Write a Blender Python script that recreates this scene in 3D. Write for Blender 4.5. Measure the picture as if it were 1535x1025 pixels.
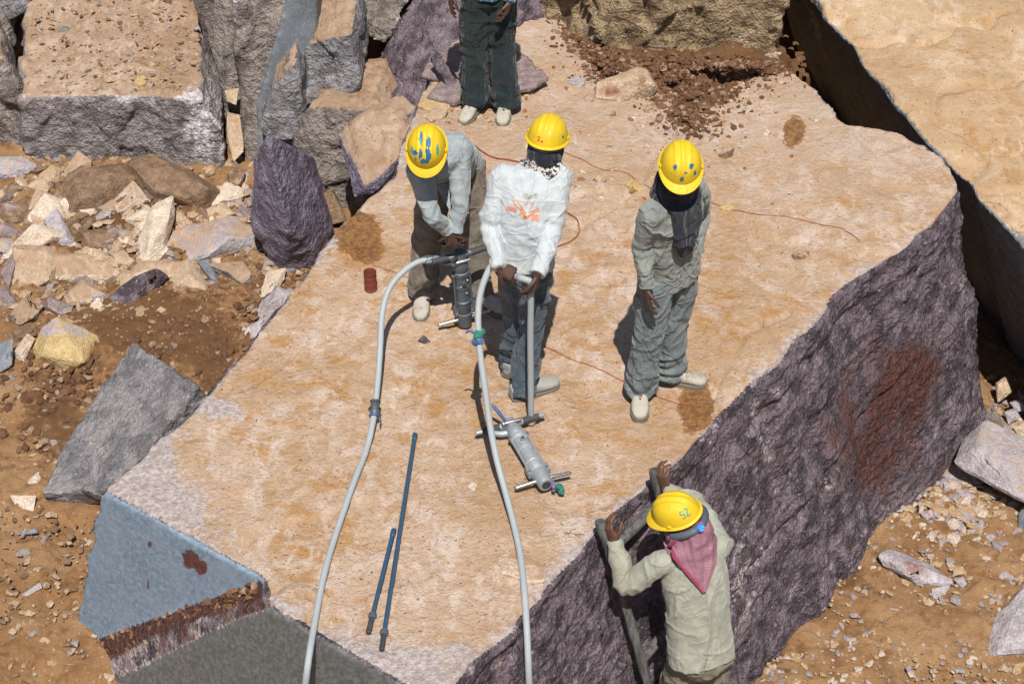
import bpy, bmesh, math, random
import numpy as np
from mathutils import Vector, Matrix
from mathutils.geometry import tessellate_polygon
from mathutils.bvhtree import BVHTree
for o in list(bpy.data.objects): bpy.data.objects.remove(o)
SC = bpy.context.scene
COL = SC.collection
# ------------------------------------------------------------------ camera
CAM_H, PITCH, FPX, W0, H0 = 6.8, math.radians(40), 2860.0, 1535.0, 1025.0
cd = bpy.data.cameras.new('camera'); cam = bpy.data.objects.new('camera', cd); COL.objects.link(cam)
cam.location = (0, 0, CAM_H); cam.rotation_euler = (math.pi/2 - PITCH, 0, 0)
cd.sensor_width = 36; cd.lens = FPX/W0*36; cd.clip_end = 1000
SC.camera = cam
# ------------------------------------------------------------------ sky, sun, exposure
SUN_EL = math.radians(63); SUN_AZ = (0.06, -1.0)          # horizontal direction towards the sun
sh = Vector((SUN_AZ[0], SUN_AZ[1], 0)).normalized()
to_sun = Vector((sh.x*math.cos(SUN_EL), sh.y*math.cos(SUN_EL), math.sin(SUN_EL)))
w = bpy.data.worlds.new('World'); SC.world = w; w.use_nodes = True
nt = w.node_tree; nt.nodes.clear()
sky = nt.nodes.new('ShaderNodeTexSky'); sky.sky_type = 'NISHITA'; sky.sun_disc = False
sky.sun_elevation = SUN_EL; sky.sun_rotation = math.atan2(sh.x, sh.y)
bg = nt.nodes.new('ShaderNodeBackground'); bg.inputs['Strength'].default_value = 0.06
wo = nt.nodes.new('ShaderNodeOutputWorld')
nt.links.new(sky.outputs[0], bg.inputs[0]); nt.links.new(bg.outputs[0], wo.inputs[0])
sl = bpy.data.lights.new('sun', 'SUN'); sl.energy = 4.6; sl.angle = math.radians(0.53); sl.color = (1, 0.95, 0.87)
so = bpy.data.objects.new('sun', sl); COL.objects.link(so); so.location = (4, -6, 20)
so.rotation_euler = to_sun.to_track_quat('Z', 'Y').to_euler()
SC.view_settings.view_transform = 'Standard'; SC.view_settings.look = 'None'
SC.view_settings.exposure = 0.40; SC.view_settings.gamma = 1
SC.render.engine = 'CYCLES'; SC.render.resolution_x = 1024; SC.render.resolution_y = 683

# ------------------------------------------------------------------ survey helpers: photo pixel -> world point
CP, SP = math.cos(PITCH), math.sin(PITCH)
def ray(px, py):
    a = (px-767.5)/FPX; b = (py-512.5)/FPX
    return Vector((a, CP-b*SP, -SP-b*CP))
def P(px, py, z=0.0):                       # on the level z
    d = ray(px, py); t = (z-CAM_H)/d.z
    return Vector((d.x*t, d.y*t, z))
def Q(px, py, y):                           # on the vertical plane at distance y
    d = ray(px, py); t = y/d.y
    return Vector((d.x*t, y, CAM_H+d.z*t))
def proj(V):                                # (N,3) -> pixels
    V = np.asarray(V); x, y, z = V[:, 0], V[:, 1], V[:, 2]-CAM_H
    dep = y*CP - z*SP; up = y*SP + z*CP
    return np.stack([767.5+FPX*x/dep, 512.5-FPX*up/dep], 1)

# ------------------------------------------------------------------ numpy noise
def _h(ix, iy, iz, s):
    n = (ix.astype(np.uint32)*np.uint32(374761393) + iy.astype(np.uint32)*np.uint32(668265263)
         + iz.astype(np.uint32)*np.uint32(2147483647) + np.uint32(s*1013904223 & 0xffffffff))
    n = (n ^ (n >> np.uint32(13)))*np.uint32(1274126177)
    n = (n ^ (n >> np.uint32(16)))*np.uint32(2246822519)
    return ((n ^ (n >> np.uint32(15))) & np.uint32(0xffff)).astype(np.float64)/65535.0
def vnoise(p, seed=0):
    f = np.floor(p).astype(np.int64); t = p-f; t = t*t*t*(t*(t*6-15)+10)
    r = 0
    for dx in (0, 1):
        wx = t[:, 0] if dx else 1-t[:, 0]
        for dy in (0, 1):
            wy = t[:, 1] if dy else 1-t[:, 1]
            for dz in (0, 1):
                wz = t[:, 2] if dz else 1-t[:, 2]
                r = r + wx*wy*wz*_h(f[:, 0]+dx, f[:, 1]+dy, f[:, 2]+dz, seed)
    return r*2-1
def fbm(p, freq=1.0, octv=4, seed=0, rough=0.5, ridge=False):
    p = np.asarray(p)*freq; a = 1.0; s = 0; tot = 0
    for k in range(octv):
        n = vnoise(p + 17.3*k, seed+k)
        if ridge: n = 1-2*np.abs(n)
        s = s + a*n; tot += a; a *= rough; p = p*2.03
    return s/tot
def cells(p, seed=0):                       # worley: nearest id value, F1, F2
    f = np.floor(p).astype(np.int64); F1 = np.full(len(p), 9.); F2 = np.full(len(p), 9.); I = np.zeros(len(p))
    for dx in (-1, 0, 1):
        for dy in (-1, 0, 1):
            for dz in (-1, 0, 1):
                c = f+np.array([dx, dy, dz])
                q = np.stack([_h(c[:, 0], c[:, 1], c[:, 2], seed+k) for k in range(3)], 1)+c
                d = np.linalg.norm(q-p, axis=1); i = _h(c[:, 0], c[:, 1], c[:, 2], seed+7)
                m = d < F1
                F2 = np.where(m, F1, np.minimum(F2, d)); I = np.where(m, i, I); F1 = np.where(m, d, F1)
    return I, F1, F2
def sstep(a, b, x):
    t = np.clip((x-a)/(b-a), 0, 1); return t*t*(3-2*t)

# ------------------------------------------------------------------ mesh helpers
def new_mesh(name, V, F, attrs=None, smooth=True):
    me = bpy.data.meshes.new(name); V = np.asarray(V, np.float32)
    if isinstance(F, np.ndarray):
        k = F.shape[1]; me.vertices.add(len(V)); me.loops.add(F.size); me.polygons.add(len(F))
        me.vertices.foreach_set('co', V.ravel()); me.loops.foreach_set('vertex_index', F.astype(np.int32).ravel())
        me.polygons.foreach_set('loop_start', np.arange(0, F.size, k, dtype=np.int32))
        me.update(calc_edges=True)
    else:
        me.from_pydata([tuple(v) for v in V], [], F)
    for n, a in (attrs or {}).items():
        at = me.attributes.new(n, 'FLOAT', 'POINT'); at.data.foreach_set('value', np.asarray(a, np.float32))
    me.polygons.foreach_set('use_smooth', np.full(len(me.polygons), smooth)); me.update()
    return me
def link(name, me, mat=None, parent=None, loc=(0, 0, 0)):
    o = bpy.data.objects.new(name, me); COL.objects.link(o)
    if mat is not None and me is not None: me.materials.clear(); me.materials.append(mat)
    if parent is not None: o.parent = parent
    o.location = loc
    return o
def tag(o, label=None, cat=None, group=None, kind=None):
    if label: o['label'] = label
    if cat: o['category'] = cat
    if group: o['group'] = group
    if kind: o['kind'] = kind
    return o
def thing(name, loc, label, cat, group=None):
    o = bpy.data.objects.new(name, None); COL.objects.link(o); o.location = loc; o.empty_display_size = .1
    return tag(o, label, cat, group)
class MB:                                   # collects closed shapes
    def __init__(s): s.v = []; s.f = []
    def add(s, V, F):
        b = len(s.v); s.v += [tuple(x) for x in V]; s.f += [tuple(i+b for i in f) for f in F]; return s
    def loft(s, rings, cap=True):           # rings: lists of points, same count
        n = len(rings[0]); V = [p for r in rings for p in r]; F = []
        for i in range(len(rings)-1):
            for j in range(n):
                a = i*n+j; b = i*n+(j+1) % n
                F.append((a, b, b+n, a+n))
        if cap: F.append(tuple(range(n))[::-1]); F.append(tuple((len(rings)-1)*n+j for j in range(n)))
        return s.add(V, F)
    def tube(s, pts, rad, n=10, caps=True, sy=1.0):
        pts = [Vector(p) for p in pts]
        if not hasattr(rad, '__len__'): rad = [rad]*len(pts)
        rings = []; ref = None
        for i, p in enumerate(pts):
            t = (pts[min(i+1, len(pts)-1)]-pts[max(i-1, 0)]).normalized()
            if ref is None:
                ref = t.orthogonal().normalized()
            ref = (ref - t*ref.dot(t)).normalized(); b = t.cross(ref)
            rings.append([p+(ref*math.cos(a)+b*math.sin(a)*sy)*rad[i] for a in [2*math.pi*k/n for k in range(n)]])
        return s.loft(rings, caps)
    def cap_tube(s, pts, rad, n=12):        # tube with rounded ends
        pts = [Vector(p) for p in pts]
        if not hasattr(rad, '__len__'): rad = [rad]*len(pts)
        a = (pts[0]-pts[1]).normalized(); b = (pts[-1]-pts[-2]).normalized()
        P0 = [pts[0]+a*rad[0]*math.sin(t) for t in (1.45, 1.0, .5)]; R0 = [rad[0]*math.cos(t) for t in (1.45, 1.0, .5)]
        P1 = [pts[-1]+b*rad[-1]*math.sin(t) for t in (.5, 1.0, 1.45)]; R1 = [rad[-1]*math.cos(t) for t in (.5, 1.0, 1.45)]
        return s.tube(P0+pts+P1, R0+list(rad)+R1, n)
    def ball(s, c, r, M=None, nu=14, nv=9):
        c = Vector(c); r = Vector(r) if hasattr(r, '__len__') else Vector((r, r, r))
        rings = []
        for i in range(nv+1):
            t = -math.pi/2 + math.pi*(i+.15)/(nv+.3)
            ring = []
            for k in range(nu):
                a = 2*math.pi*k/nu
                d = Vector((r.x*math.cos(t)*math.cos(a), r.y*math.cos(t)*math.sin(a), r.z*math.sin(t)))
                ring.append(c+(M @ d if M is not None else d))
            rings.append(ring)
        return s.loft(rings)
    def hull(s, pts):
        bm = bmesh.new()
        for p in pts: bm.verts.new(p)
        bmesh.ops.convex_hull(bm, input=bm.verts)
        bmesh.ops.delete(bm, geom=[v for v in bm.verts if not v.link_faces], context='VERTS')
        bm.verts.index_update()
        s.add([v.co.copy() for v in bm.verts], [[v.index for v in f.verts] for f in bm.faces]); bm.free(); return s
    def prism(s, top, bot):                 # two point lists, same count
        n = len(top); V = [Vector(p) for p in top]+[Vector(p) for p in bot]
        tri = tessellate_polygon([[Vector(p) for p in top]])
        F = [tuple(t) for t in tri]+[tuple(i+n for i in t)[::-1] for t in tri]
        for i in range(n): F.append((i, i+n, (i+1) % n+n, (i+1) % n))
        return s.add(V, F)
    def box(s, c, d, M=None):
        c = Vector(c); pts = [Vector((x*d[0]/2, y*d[1]/2, z*d[2]/2)) for x in (-1, 1) for y in (-1, 1) for z in (-1, 1)]
        return s.hull([c+(M @ p if M is not None else p) for p in pts])
    def np(s): return np.array(s.v, dtype=float), s.f
    def mesh(s, name='part', smooth=True, off=(0, 0, 0)):
        V = np.array(s.v, dtype=float)-np.array(off)
        me = new_mesh(name, V, s.f, smooth=smooth)
        bm = bmesh.new(); bm.from_mesh(me); bmesh.ops.recalc_face_normals(bm, faces=bm.faces)
        if smooth:
            for e in bm.edges:
                if len(e.link_faces) == 2 and e.calc_face_angle(0) > 0.7: e.smooth = False
        bm.to_mesh(me); bm.free(); return me
def remesh(mb, vox):
    V, F = mb.np(); me = bpy.data.meshes.new('tmp'); me.from_pydata([tuple(v) for v in V], [], F)
    bm = bmesh.new(); bm.from_mesh(me); bmesh.ops.recalc_face_normals(bm, faces=bm.faces); bm.to_mesh(me); bm.free()
    o = bpy.data.objects.new('tmp', me); COL.objects.link(o)
    m = o.modifiers.new('r', 'REMESH'); m.mode = 'VOXEL'; m.voxel_size = vox; m.adaptivity = 0
    dg = bpy.context.evaluated_depsgraph_get(); e = o.evaluated_get(dg).to_mesh()
    n = len(e.vertices); V = np.empty(n*3, np.float32); e.vertices.foreach_get('co', V)
    k = len(e.polygons); ls = np.empty(len(e.loops), np.int32); e.loops.foreach_get('vertex_index', ls)
    lt = np.empty(k, np.int32); e.polygons.foreach_get('loop_total', lt)
    assert (lt == 4).all()
    o.evaluated_get(dg).to_mesh_clear(); bpy.data.objects.remove(o); bpy.data.meshes.remove(me)
    return V.reshape(-1, 3).astype(float), ls.reshape(-1, 4)
def edges_of(F):
    E = np.concatenate([F[:, [0, 1]], F[:, [1, 2]], F[:, [2, 3]], F[:, [3, 0]]]); E.sort(axis=1)
    return np.unique(E, axis=0)
def relax(V, F, it=3, lam=0.5):
    E = edges_of(F); n = len(V); deg = np.bincount(E.ravel(), minlength=n).astype(float); deg[deg == 0] = 1
    for _ in range(it):
        S = np.zeros_like(V)
        for c in range(3):
            S[:, c] = np.bincount(E[:, 0], V[E[:, 1], c], n)+np.bincount(E[:, 1], V[E[:, 0], c], n)
        V = V+lam*(S/deg[:, None]-V)
    return V
def vnorm(V, F):
    a = V[F[:, 2]]-V[F[:, 0]]; b = V[F[:, 3]]-V[F[:, 1]]; n = np.cross(a, b); N = np.zeros_like(V)
    for c in range(3):
        N[:, c] = sum(np.bincount(F[:, k], n[:, c], len(V)) for k in range(4))
    return N/np.maximum(np.linalg.norm(N, axis=1), 1e-9)[:, None]
def spline(pts, n=8):
    pts = [Vector(p) for p in pts]; out = []
    for i in range(len(pts)-1):
        a = pts[max(i-1, 0)]; b = pts[i]; c = pts[i+1]; d = pts[min(i+2, len(pts)-1)]
        for k in range(n):
            t = k/n
            out.append(.5*((2*b)+(c-a)*t+(2*a-5*b+4*c-d)*t*t+(3*b-a-3*c+d)*t**3))
    out.append(pts[-1]); return out

# ------------------------------------------------------------------ materials
class NT:
    def __init__(s, name):
        s.m = bpy.data.materials.new(name); s.m.use_nodes = True; s.t = s.m.node_tree; s.t.nodes.clear()
        s.out = s.t.nodes.new('ShaderNodeOutputMaterial'); s.b = s.t.nodes.new('ShaderNodeBsdfPrincipled')
        s.t.links.new(s.b.outputs[0], s.out.inputs[0]); s._c = None
    def n(s, t, **k):
        x = s.t.nodes.new('ShaderNode'+t)
        for a, v in k.items(): setattr(x, a, v)
        return x
    def put(s, sock, v):
        if isinstance(v, bpy.types.NodeSocket): s.t.links.new(v, sock)
        elif isinstance(v, tuple) and len(v) == 3 and sock.type == 'RGBA': sock.default_value = (*v, 1)
        else: sock.default_value = v
    def co(s):
        if s._c is None: s._c = s.n('TexCoord').outputs['Object']
        return s._c
    def mapped(s, sc=(1, 1, 1), rot=(0, 0, 0)):
        m = s.n('Mapping'); s.put(m.inputs[0], s.co()); m.inputs['Scale'].default_value = sc; m.inputs['Rotation'].default_value = rot
        return m.outputs[0]
    def noise(s, scale, det=6, rough=.55, dist=0, vec=None):
        x = s.n('TexNoise'); s.put(x.inputs['Vector'], vec or s.co())
        x.inputs['Scale'].default_value = scale; x.inputs['Detail'].default_value = det
        x.inputs['Roughness'].default_value = rough; x.inputs['Distortion'].default_value = dist
        return x.outputs['Fac']
    def vor(s, scale, feat='F1', out='Distance', vec=None):
        x = s.n('TexVoronoi', feature=feat); s.put(x.inputs['Vector'], vec or s.co()); x.inputs['Scale'].default_value = scale
        return x.outputs[out]
    def ramp(s, v, a, b, c0=0.0, c1=1.0):
        x = s.n('MapRange', interpolation_type='SMOOTHSTEP'); s.put(x.inputs[0], v)
        for i, q in enumerate((a, b, c0, c1)): x.inputs[i+1].default_value = q
        return x.outputs[0]
    def math(s, op, a, b=0.0):
        x = s.n('Math', operation=op); s.put(x.inputs[0], a); s.put(x.inputs[1], b); return x.outputs[0]
    def mix(s, f, a, b, mode='MIX'):
        x = s.n('Mix', data_type='RGBA', blend_type=mode); s.put(x.inputs[0], f); s.put(x.inputs[6], a); s.put(x.inputs[7], b)
        return x.outputs[2]
    def attr(s, name): return s.n('Attribute', attribute_name=name).outputs['Fac']
    def rnd(s): return s.n('ObjectInfo').outputs['Random']
    def bump(s, h, strength=.5, dist=.01, prev=None):
        x = s.n('Bump'); s.put(x.inputs['Height'], h); x.inputs['Strength'].default_value = strength
        x.inputs['Distance'].default_value = dist
        if prev is not None: s.put(x.inputs['Normal'], prev)
        return x.outputs[0]
    def done(s, col, rough=.85, normal=None, metal=0.0, spec=.4):
        s.put(s.b.inputs['Base Color'], col); s.put(s.b.inputs['Roughness'], rough); s.put(s.b.inputs['Metallic'], metal)
        s.put(s.b.inputs['Specular IOR Level'], spec)
        if normal is not None: s.put(s.b.inputs['Normal'], normal)
        return s.m
def rock_mat(name, fresh, tan, white=(.62, .57, .60), stain=(.2, .07, .04), sc=1.0, bump=.8, fine=1.0, frough=.6, painted_glint=.5):
    """fresh=(c1,c2) broken stone, tan=(t1,t2,t3,t4) weathered skin; point attributes skin / bruise / stain choose between them"""
    k = lambda c, m: tuple(min(q*m, .8) for q in c)
    t = NT(name); big = t.noise(1.6*sc, 5, .6, .3); mid = t.noise(8*sc, 7, .62, .25); fin = t.noise(38*sc, 6, .66, .15); gr = t.noise(130, 4, .65)
    wisp = t.noise(5.5*sc, 8, .66, .5, t.mapped((1, 1.7, 1.3), (.2, .3, .9))); wis2 = t.noise(7*sc, 8, .66, .5, t.mapped((1.6, 1, 1.3), (.1, .4, .3)))
    fr = t.mix(t.ramp(mid, .38, .62), fresh[0], fresh[1]); fr = t.mix(t.ramp(fin, .56, .72, 0, .6), fr, k(fresh[1], 1.7))
    fr = t.mix(t.ramp(gr, .40, .58, .45, 0), fr, k(fresh[0], .3))
    fr = t.mix(t.ramp(t.noise(62*sc, 3, .6), .62, .70, 0, painted_glint), fr, (.55, .52, .55))  # sun glints painted as pale flecks in the broken stone colour
    t4 = tan[3] if len(tan) > 3 else k(tan[1], 1.25)
    tn = t.mix(t.ramp(big, .40, .60), tan[0], tan[1])
    tn = t.mix(t.math('MULTIPLY', t.ramp(wisp, .46, .62, 0, .85), t.ramp(t.noise(1.1*sc, 4, .6, .4), .36, .60, .3, 1)), tn, tan[2])
    tn = t.mix(t.math('MULTIPLY', t.ramp(wis2, .47, .62, 0, .8), t.ramp(t.noise(1.6*sc, 4, .6, .5), .38, .60, .25, 1)), tn, t4)
    tn = t.mix(t.ramp(fin, .55, .70, 0, .35), tn, k(t4, 1.08))
    tn = t.mix(t.ramp(fin, .45, .33, 0, .3), tn, (tan[2][0]*.8, tan[2][1]*.75, tan[2][2]*.8))
    tn = t.mix(t.ramp(t.noise(55*sc, 2, .5), .67, .71, 0, .85), tn, (tan[2][0]*.30, tan[2][1]*.22, tan[2][2]*.25))
    tn = t.mix(t.ramp(gr, .40, .56, .18, 0), tn, (tan[0][0]*.55, tan[0][1]*.48, tan[0][2]*.42))
    ns = t.math('ADD', t.math('MULTIPLY', t.math('SUBTRACT', mid, .5), 1.3), t.math('MULTIPLY', t.math('SUBTRACT', fin, .5), .9))
    fs = t.ramp(t.math('ADD', t.attr('skin'), ns), .32, .58)
    col = t.mix(fs, fr, tn)
    col = t.mix(t.ramp(t.math('ADD', t.attr('bruise'), t.math('MULTIPLY', ns, 1.15)), .42, .9, 0, .92), col, t.mix(t.ramp(fin, .4, .62), k(white, .62), white))
    col = t.mix(t.ramp(t.math('ADD', t.attr('stain'), ns), .38, .8, 0, .9), col, t.mix(t.ramp(fin, .35, .65), k(stain, .5), k(stain, 1.4)))
    h = t.math('ADD', t.math('MULTIPLY', fin, .8), t.math('ADD', t.math('MULTIPLY', gr, .45*fine), t.math('MULTIPLY', mid, .9)))
    cryst = t.math('ADD', t.math('MULTIPLY', t.vor(20*sc), .9), t.math('MULTIPLY', t.vor(52*sc), .55))
    h = t.math('ADD', h, t.math('MULTIPLY', cryst, t.math('SUBTRACT', 1.0, t.math('MULTIPLY', fs, .85))))
    nm = t.bump(h, bump, .03)
    rg = t.math('ADD', t.math('MULTIPLY', fs, .9-frough), t.math('ADD', frough-.05, t.math('MULTIPLY', fin, .1)))
    return t.done(col, rg, nm, spec=.4)
PURPLE = ((.062, .046, .057), (.235, .180, .212)); GREY = ((.15, .14, .148), (.31, .29, .30)); BROWN = ((.12, .085, .055), (.24, .17, .105))
TAN = ((.49, .32, .195), (.575, .415, .30), (.46, .235, .07), (.70, .575, .49))
TAN2 = ((.41, .275, .16), (.47, .335, .21), (.35, .195, .075), (.54, .43, .325))
DUST = ((.34, .225, .145), (.42, .295, .205), (.27, .155, .085), (.52, .41, .32))
M = {}
M['slab'] = rock_mat('slab_rock', PURPLE, TAN, bump=1.0, white=(.60, .515, .50), stain=(.085, .026, .017))
M['purple'] = rock_mat('purple_rock', PURPLE, DUST)
M['violet'] = rock_mat('violet_rock', ((.115, .092, .135), (.225, .185, .245)), DUST)
M['grey'] = rock_mat('grey_rock', GREY, DUST)
M['greybrown'] = rock_mat('grey_brown_rock', ((.14, .112, .102), (.31, .26, .23)), DUST)
M['pinkgrey'] = rock_mat('pink_grey_rock', ((.16, .135, .132), (.33, .29, .285)), DUST)
M['gold'] = rock_mat('golden_rock', ((.17, .11, .06), (.45, .33, .195)), DUST, bump=1.0)
M['dark'] = rock_mat('dark_sawn_rock', ((.15, .165, .19), (.23, .24, .265)), TAN2, bump=.6)
M['slate'] = rock_mat('slate_rock', ((.135, .15, .17), (.19, .21, .235)), DUST, bump=.12, sc=.7, painted_glint=.1)
M['cream'] = rock_mat('cream_stone', ((.54, .43, .33), (.68, .57, .46)), DUST, bump=.42, sc=2.2, painted_glint=.25)
M['tanstone'] = rock_mat('tan_stone', ((.42, .30, .195), (.55, .42, .30)), DUST, bump=.42, sc=2.2, painted_glint=.25)
M['brownstone'] = rock_mat('brown_stone', ((.155, .092, .052), (.26, .165, .10)), DUST, bump=.42, sc=2.2, painted_glint=.25)
M['lavender'] = rock_mat('lavender_stone', ((.32, .28, .295), (.47, .42, .44)), DUST, bump=.42, sc=2.2, painted_glint=.25)
M['yellow'] = rock_mat('yellow_stone', ((.46, .31, .12), (.56, .42, .22)), DUST, white=(.45, .37, .40), bump=.42, sc=2.2, painted_glint=.25)
M['mauve'] = rock_mat('mauve_stone', ((.20, .145, .145), (.30, .23, .225)), DUST, bump=.42, sc=2.2, painted_glint=.25)
# ------------------------------------------------------------------ ground
def ground_z(x, y):
    x = np.asarray(x, float); y = np.asarray(y, float)
    s = sstep(-.6, 1.2, x)
    z = -1.0*(1-s)+(-1.66)*s
    z = z + (1-s)*(.16*sstep(9.6, 11.2, y)+.10*np.exp(-((x+2.55)**2+(y-10.6)**2)/.25)+.05*np.exp(-((x+2.2)**2+(y-9.0)**2)/.3))
    z = z - s*.22*sstep(8.9, 9.9, y)*sstep(2.9, 3.6, x)
    z = z - .38*np.exp(-(((x+2.15)/.55)**2+((y-6.0)/.75)**2))
    z = z + 2.2*sstep(12.6, 15.5, y)
    return z
def axis(a, b, step, far):
    c = list(np.arange(a, b, step)); st = step; p = c[-1]; q = c[0]; hi = []; lo = []
    while p < far: st *= 1.35; p += st; hi.append(p)
    st = step
    while q > -far: st *= 1.35; q -= st; lo.append(q)
    return np.array(lo[::-1]+c+hi)
gx = axis(-4.3, 4.3, .021, 150); gy = axis(5.0, 12.2, .021, 150)
X, Y = np.meshgrid(gx, gy); x = X.ravel(); y = Y.ravel()
z = ground_z(x, y); p3 = np.stack([x, y, np.zeros_like(x)], 1)
near = sstep(40, 8, np.hypot(x, y-8))
px = proj(np.stack([x, y, z], 1))
def blob(cx, cy, rx, ry, rot=0.0, pp=None):
    q = px if pp is None else pp
    dx, dy = q[:, 0]-cx, q[:, 1]-cy; c, s = math.cos(rot), math.sin(rot)
    return np.exp(-(((dx*c+dy*s)/rx)**2+((-dx*s+dy*c)/ry)**2))
smooth = np.clip(blob(0, 470, 45, 50)+blob(15, 560, 30, 40)+.7*blob(60, 960, 60, 60), 0, 1)
clod = fbm(p3, 6, 5, 3, .6)*.055+fbm(p3, 2.0, 2, 9)*.035
I, F1, F2 = cells(p3*np.array([17, 17, 1.]), 5)
I2, G1, G2 = cells(p3*np.array([33, 33, 1.]), 15)
peb = np.maximum(0, .45-F1)*.11*(I > .5)+np.maximum(0, .45-G1)*.06*(I2 > .35)
clump = sstep(-.15, .3, fbm(p3, 1.6, 3, 21))
z = z+near*(1-.85*smooth)*(clod+peb*(.35+.65*clump)+.012*fbm(p3, 30, 2, 31, ridge=True)*clump)
dark_soil = np.clip(.62*blob(190, 370, 190, 110)+.9*blob(250, 500, 120, 45)+.7*blob(330, 560, 60, 40)+.8*blob(90, 620, 60, 90)+.5*blob(170, 300, 80, 50)
    +.8*blob(1275, 800, 18, 260, -.86+math.pi/2+.05)+.95*blob(1250, 850, 70, 25, .6)+.5*blob(1180, 985, 40, 40), 0, 1)  # patches and a band of darker brown soil
n = len(gx); idx = np.arange(len(x)).reshape(len(gy), n)
F = np.stack([idx[:-1, :-1], idx[:-1, 1:], idx[1:, 1:], idx[1:, :-1]], -1).reshape(-1, 4)
t = NT('quarry_soil'); big = t.noise(1.7, 5, .6); mid = t.noise(11, 6, .65, .5); fin = t.noise(55, 5, .7); gr = t.noise(190, 3, .6)
c = t.mix(t.ramp(big, .35, .65), (.29, .155, .07), (.38, .23, .12)); c = t.mix(t.ramp(mid, .46, .68, 0, .8), c, (.175, .082, .034))
c = t.mix(t.ramp(t.math('ADD', t.attr('dark_soil'), t.math('MULTIPLY', t.math('SUBTRACT', mid, .5), 1.6)), .3, .62, 0, .85), c, t.mix(fin, (.075, .034, .015), (.17, .083, .038)))
v = t.n('TexVoronoi'); t.put(v.inputs['Vector'], t.co()); v.inputs['Scale'].default_value = 34
sep = t.n('SeparateColor'); t.put(sep.inputs[0], v.outputs['Color'])
chip = t.math('MULTIPLY', t.ramp(v.outputs['Distance'], .30, .24), t.ramp(sep.outputs[0], .72, .78))
c = t.mix(t.math('MULTIPLY', chip, t.attr('chips')), c, t.mix(sep.outputs[1], (.34, .29, .29), (.52, .44, .36)))
c = t.mix(t.ramp(gr, .36, .6, .45, 0), c, (.13, .075, .035)); c = t.mix(t.ramp(fin, .6, .76, 0, .45), c, (.50, .37, .245))
h = t.math('ADD', t.math('MULTIPLY', fin, .8), t.math('ADD', t.math('MULTIPLY', gr, .4), mid))
M['soil'] = t.done(c, .95, t.bump(h, .8, .025), spec=.15)
chips = np.clip(.35+blob(1420, 780, 110, 60)+.8*blob(1500, 850, 80, 120)+.6*blob(180, 430, 160, 120), 0, 1)
g = link('ground', new_mesh('ground', np.stack([x, y, z], 1), F, dict(dark_soil=dark_soil, chips=chips)), M['soil']); tag(g, kind='structure')
GZ = lambda a, b: float(ground_z(a, b))

# ------------------------------------------------------------------ big rocks
def rock_body(mb, vox, amp=.02, freq=3., seed=0, ridge=True, chip=0.0, chipf=5., fine=.004, rel=1, aniso=None, shaper=None, step=0.0, stepf=2.4):
    V, F = remesh(mb, vox); V = relax(V, F, rel); N0 = vnorm(V, F)
    conv = np.einsum('ij,ij->i', V-relax(V, F, 14), N0)/vox
    q = V if aniso is None else V @ aniso.T
    a = amp*np.ones(len(V))
    if shaper is not None: a = a*shaper(V, N0)
    d = a*(.6*fbm(q, freq, 5, seed, .55)+(.5*fbm(q, freq*1.7, 4, seed+40, .55, True) if ridge else 0))
    if chip:
        Wp = V+.05*np.stack([fbm(V, 4, 2, seed+90+k) for k in range(3)], 1)
        I, A, B = cells((Wp if aniso is None else Wp @ aniso.T)*chipf, seed); d = d+chip*a/amp*((I-.5)*sstep(0, .18, B-A))
    d = d+a/amp*fine*fbm(V, 38, 3, seed+60)
    if step:
        Ws = V+.12*np.stack([fbm(V, 2, 2, seed+190+k) for k in range(3)], 1); I, A, B_ = cells((Ws if aniso is None else Ws @ aniso.T)*stepf, seed+5); d = d+step*(I-.6)*sstep(0, .045, B_-A)
    V = V+N0*d[:, None]
    return V, F, N0, conv
def finish(name, V, F, mat, label, cat, group=None, kind=None, attrs=None, base=None):
    if base is None:
        lo = V.min(0); hi = V.max(0); base = np.array([(lo[0]+hi[0])/2, (lo[1]+hi[1])/2, lo[2]])
    A = dict(skin=np.zeros(len(V)), bruise=np.zeros(len(V)), stain=np.zeros(len(V))); A.update(attrs or {})
    o = link(name, new_mesh(name, V-base, F, A), mat, loc=base)
    return tag(o, label, cat, group, kind)
def cut_below(V, F, zmin):
    keep = ~(V[F][:, :, 2] < zmin).all(1); F = F[keep]; u, inv = np.unique(F, return_inverse=True)
    return V[u], inv.reshape(-1, 4), u
def jag(pts, step=.09, amp=.018, seed=1):    # resample an outline and make it uneven
    out = []; n = len(pts); rng = random.Random(seed)
    for i in range(n):
        a, b = pts[i], pts[(i+1) % n]; k = max(1, int((b-a).length/step)); nn = Vector((-(b-a).y, (b-a).x, 0)).normalized()
        for j in range(k): out.append(a.lerp(b, j/k)+(nn*rng.uniform(-amp, amp) if j else Vector()))
    return out
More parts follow.
